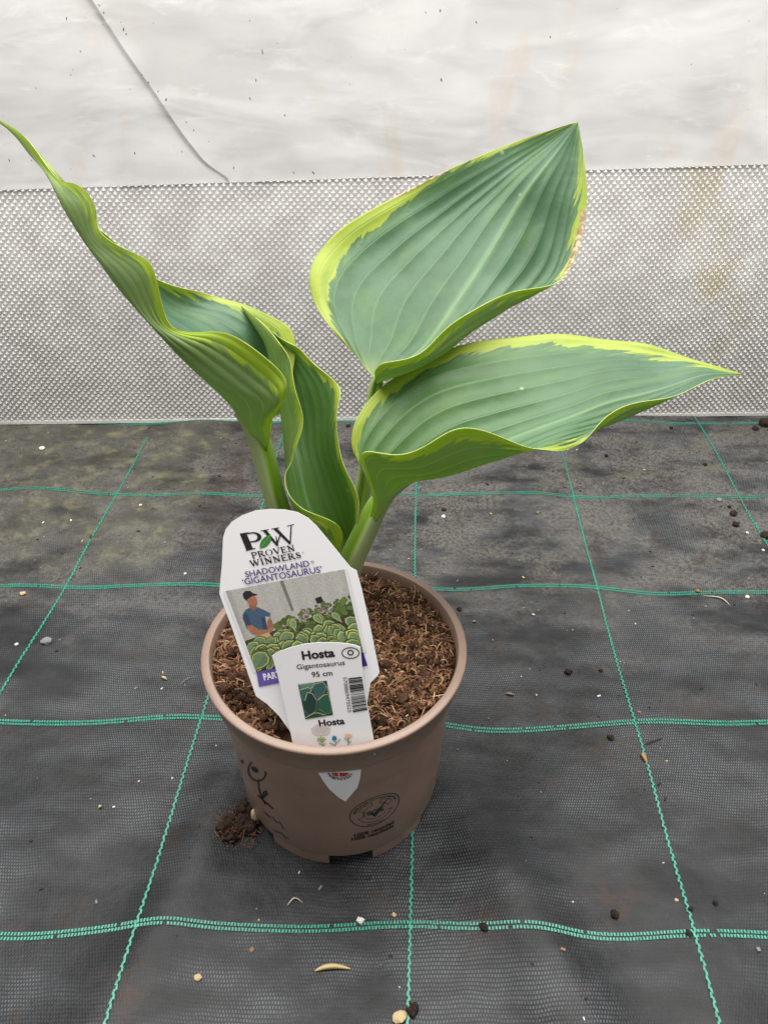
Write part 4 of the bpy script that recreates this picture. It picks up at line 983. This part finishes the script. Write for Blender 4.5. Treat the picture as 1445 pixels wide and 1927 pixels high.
PEAT = (0.040, 0.020, 0.012); STRAW = (0.46, 0.36, 0.20); WHITE = (0.62, 0.60, 0.55); BARK = (0.26, 0.15, 0.085); GREY = (0.20, 0.20, 0.20)
for i, (px, py, s) in enumerate([(1068, 1266, .0034), (1130, 1263, .0017), (1380, 968, .0042), (1383, 988, .0040), (1371, 955, .0022), (1440, 1010, .0060), (1438, 800, .0085), (1420, 808, .0045), (864, 1147, .0026), (1155, 1722, .0030), (776, 1902, .0040), (1294, 1757, .0022), (1298, 1712, .0020), (835, 960, .0028), (655, 803, .003), (1140, 858, .0028), (1262, 806, .0028), (1326, 875, .0026), (1345, 1700, .0018), (1147, 1388, .0022), (1150, 1391, .002), (910, 1745, .0028)]):
    speck('peat_crumb', px, py, s, PEAT, 'dark brown crumb of peat lying loose on the fabric', 'peat crumb', 'loose peat crumbs', i + 1, .6, .75, 1.2, M['peat'], lab=PL.get(i))
for i, (px, py, s, c) in enumerate([(834, 973, .0026, WHITE), (752, 1915, .0040, STRAW), (678, 1733, .0024, WHITE), (741, 1722, .0015, STRAW), (80, 845, .0040, WHITE), (1352, 942, .0036, GREY), (89, 1208, .0048, GREY), (44, 1118, .003, STRAW), (1405, 1003, .0018, WHITE), (32, 1213, .0016, WHITE), (265, 951, .0018, WHITE), (349, 1080, .0015, WHITE), (1272, 1694, .0012, STRAW), (1405, 1124, .0022, WHITE), (1435, 1036, .0016, WHITE), (474, 1788, .0015, BARK), (373, 1840, .0024, STRAW), (215, 1519, .0010, WHITE)]):
    speck('pebble', px, py, s, c, 'small pale stone lying on the black fabric', 'pebble', 'small stones on the fabric', 50 + i, .55, .35, 1.2, lab=SL.get(i))
def strand(name, pts, wd, c, label, cat, group=None, lift=.0012):
    P3 = [gpt(*p) for p in pts]; t = np.linspace(0, 1, len(P3)); tq = np.linspace(0, 1, 14); C = nat_spline(t, np.array(P3), tq); T = np.gradient(C, axis=0); V, Fc = [], []
    for i in range(14):
        d = np.array([-T[i][1], T[i][0], 0]); d /= np.linalg.norm(d) + 1e-9; w_ = wd * (1 - .75 * abs(2 * tq[i] - 1) ** 2) / 2; c3 = C[i] + np.array([0, 0, .0007 + lift * math.sin(math.pi * tq[i])])
        V += [c3 + d * w_, c3 + np.array([0, 0, w_ * .6]), c3 - d * w_, c3 - np.array([0, 0, w_ * .3])]
    for i in range(13):
        for q in range(4): Fc.append([4 * i + q, 4 * i + 4 + q, 4 * i + 4 + (q + 1) % 4, 4 * i + (q + 1) % 4])
    Fc += [[0, 1, 2, 3], [55, 54, 53, 52]]
    return tag(mesh_obj(name, V, Fc, M['bits'], smooth=True, cols=[tuple(c) + (1,)] * len(Fc), loc=tuple(P3[0])), label, cat, group)
strand('straw_chip', [(592, 1828), (610, 1822), (632, 1820), (660, 1824)], .0042, (0.50, 0.38, 0.20), 'flat split straw chip lying in front of the pot', 'straw')
strand('straw_curl', [(541, 1705), (548, 1697), (557, 1692), (570, 1700)], .0012, (0.55, 0.50, 0.38), 'thin pale curled fibre lying in front of the pot', 'straw')
strand('straw_stalk', [(1322, 1122), (1345, 1125), (1360, 1130), (1372, 1140)], .0024, (0.48, 0.42, 0.32), 'bent dry stalk across the green thread right of the pot', 'straw')
strand('bark_flake', [(1206, 1418), (1210, 1425), (1217, 1438)], .0050, (0.38, 0.22, 0.12), 'brown bark flake resting on a green thread', 'bark')
strand('twig', [(1212, 1402), (1228, 1396), (1246, 1390)], .0014, (0.06, 0.045, 0.04), 'thin dark twig touching a green thread', 'twig')
strand('straw_sliver', [(186, 1522), (193, 1517)], .0030, (0.58, 0.50, 0.28), 'short yellow straw sliver on the open fabric left of the pot', 'straw')
strand('bark_flake', [(1306, 1112), (1318, 1116)], .0055, (0.30, 0.17, 0.10), 'reddish bark flake beside the bent dry stalk', 'bark')
strand('leaf_scrap', [(304, 1274), (315, 1280)], .0035, (0.50, 0.40, 0.24), 'tiny tan leaf scrap left of the pot rim', 'leaf scrap')
strand('leaf_scrap', [(950, 1306), (968, 1309)], .0030, (0.30, 0.23, 0.17), 'dull tan leaf scrap right of the pot rim', 'leaf scrap')
strand('leaf_scrap', [(888, 1171), (896, 1171)], .0028, (0.38, 0.24, 0.14), 'orange brown leaf scrap behind the pot rim', 'leaf scrap')
strand('fibre_wisp', [(338, 1292), (352, 1280), (372, 1274)], .0007, (0.32, 0.30, 0.27), 'hair-thin grey fibre reaching towards the pot', 'fibre')
# peat spilled beside the pot
V, Fc = [], []; r = random.Random(31)
for _ in range(70):
    t = r.random(); px = 418 + 66 * t + r.gauss(0, 4); py = 1572 - 42 * t + r.uniform(-1, 1) * (26 if t > .2 else 18); p = gpt(px, py)
    if math.hypot(p[0] - POT[0], p[1] - POT[1]) < .083: continue
    s = r.uniform(.0015, .0048); v, f = lump((p[0], p[1], p[2] + s * .6 + .002 * r.random() * (t > .3)), s, s, s * .8, r.random() * 99, 2, .7); b = len(V); V += v; Fc += [[i + b for i in q] for q in f]
heap = mesh_obj('peat_heap', V, Fc, M['peat'], smooth=True, loc=tuple(gpt(450, 1565))); tag(heap, 'heap of dark spilled peat against the foot of the pot', 'peat')
hc = gpt(452, 1562)
V1, F1, C1 = fibres(150, lambda x, y: float(gz(x, y)) + .003, 0.018, hc[:2], .003, .009, .0003, .0006, pal_d[:3], 9, .003)
o = mesh_obj('peat_fibre', V1, F1, M['fibre'], heap, cols=C1); o['kind'] = 'stuff'
pb_ = gpt(489, 1545); v, f = lump((pb_[0] - .003, pb_[1], .009), .003, .004, .009, 4, 3, .2)
tag(mesh_obj('bark_piece', v, f, M['bits'], smooth=True, cols=[(0.50, 0.38, 0.25, 1)] * len(f), loc=tuple(pb_)), 'pale bark piece wedged between the peat heap and the pot', 'bark')
# fine crumbs and lint over the whole fabric
V, Fc, C = [], [], []; r = random.Random(77)
for _ in range(750):
    x, y = r.uniform(-.75, .75), 0.15 + 0.87 * r.random() ** .75
    if math.hypot(x - POT[0], y - POT[1]) < .084 or y > wall_y(x) - .01: continue
    s = abs(r.gauss(0, .00045)) + .0002; c = r.choice([PEAT, PEAT, PEAT, GREY, WHITE, STRAW, BARK]); p = np.array([x, y, float(gz(x, y)) + s * .5]); a = r.uniform(0, 3.14)
    add_box(V, Fc, p, np.array([math.cos(a), math.sin(a), 0]) * s * r.uniform(.8, 2.2), np.array([-math.sin(a), math.cos(a), r.uniform(-.3, .3)]) * s * .8, np.array([0, 0, 1]) * s * .5); C += [tuple(c) + (1,)] * 6
o = mesh_obj('crumbs', V, Fc, M['bits'], cols=C); tag(o, 'scattered fine crumbs and lint over the fabric', 'crumbs', kind='stuff')
# flecks stuck to the polythene
V, Fc, C = [], [], []
fl = [(126, 35), (152, 97), (68, 166), (134, 141), (228, 42), (233, 55), (238, 64), (470, 39), (494, 97), (482, 151), (471, 186), (536, 217), (343, 285), (365, 245), (394, 266), (351, 230), (313, 188), (298, 172), (280, 155), (268, 141), (187, 10), (196, 24), (440, 316), (828, 20), (896, 42), (801, 24), (1035, 70), (1300, 121), (1408, 40), (553, 325), (177, 293), (254, 288), (60, 302), (18, 301), (590, 325), (830, 150)]
fl += [(r.uniform(0, 1445), r.uniform(0, 320)) for _ in range(26)]
for i, (px, py) in enumerate(fl):
    p = wall_pt(px, py, 0.0100); s = r.uniform(.0008, .0016) if i < 36 else r.uniform(.0003, .0007); a = r.uniform(0.9, 2.2)
    dx = wt * math.cos(a) + np.array([0, 0, math.sin(a)]); dy = -wt * math.sin(a) + np.array([0, 0, math.cos(a)])
    n_ = 7; b = len(V); el = r.uniform(1, 2.2); ring = [p + dx * s * el * math.cos(q) * r.uniform(.5, 1.1) + dy * s * .7 * math.sin(q) * r.uniform(.5, 1.1) for q in np.linspace(0, 6.283, n_ + 1)[:-1]]
    V += ring + [p + wn * s * .4]; Fc += [[b + k, b + (k + 1) % n_, b + n_] for k in range(n_)]; f_ = r.uniform(.8, 1.8); c_ = r.choice([(.14, .10, .07), (.20, .14, .08), (.14, .14, .14)]); C += [tuple(v * f_ for v in c_) + (1,)] * n_
o = mesh_obj('dirt_fleck', V, Fc, M['bits'], poly, cols=C); o['kind'] = 'stuff'
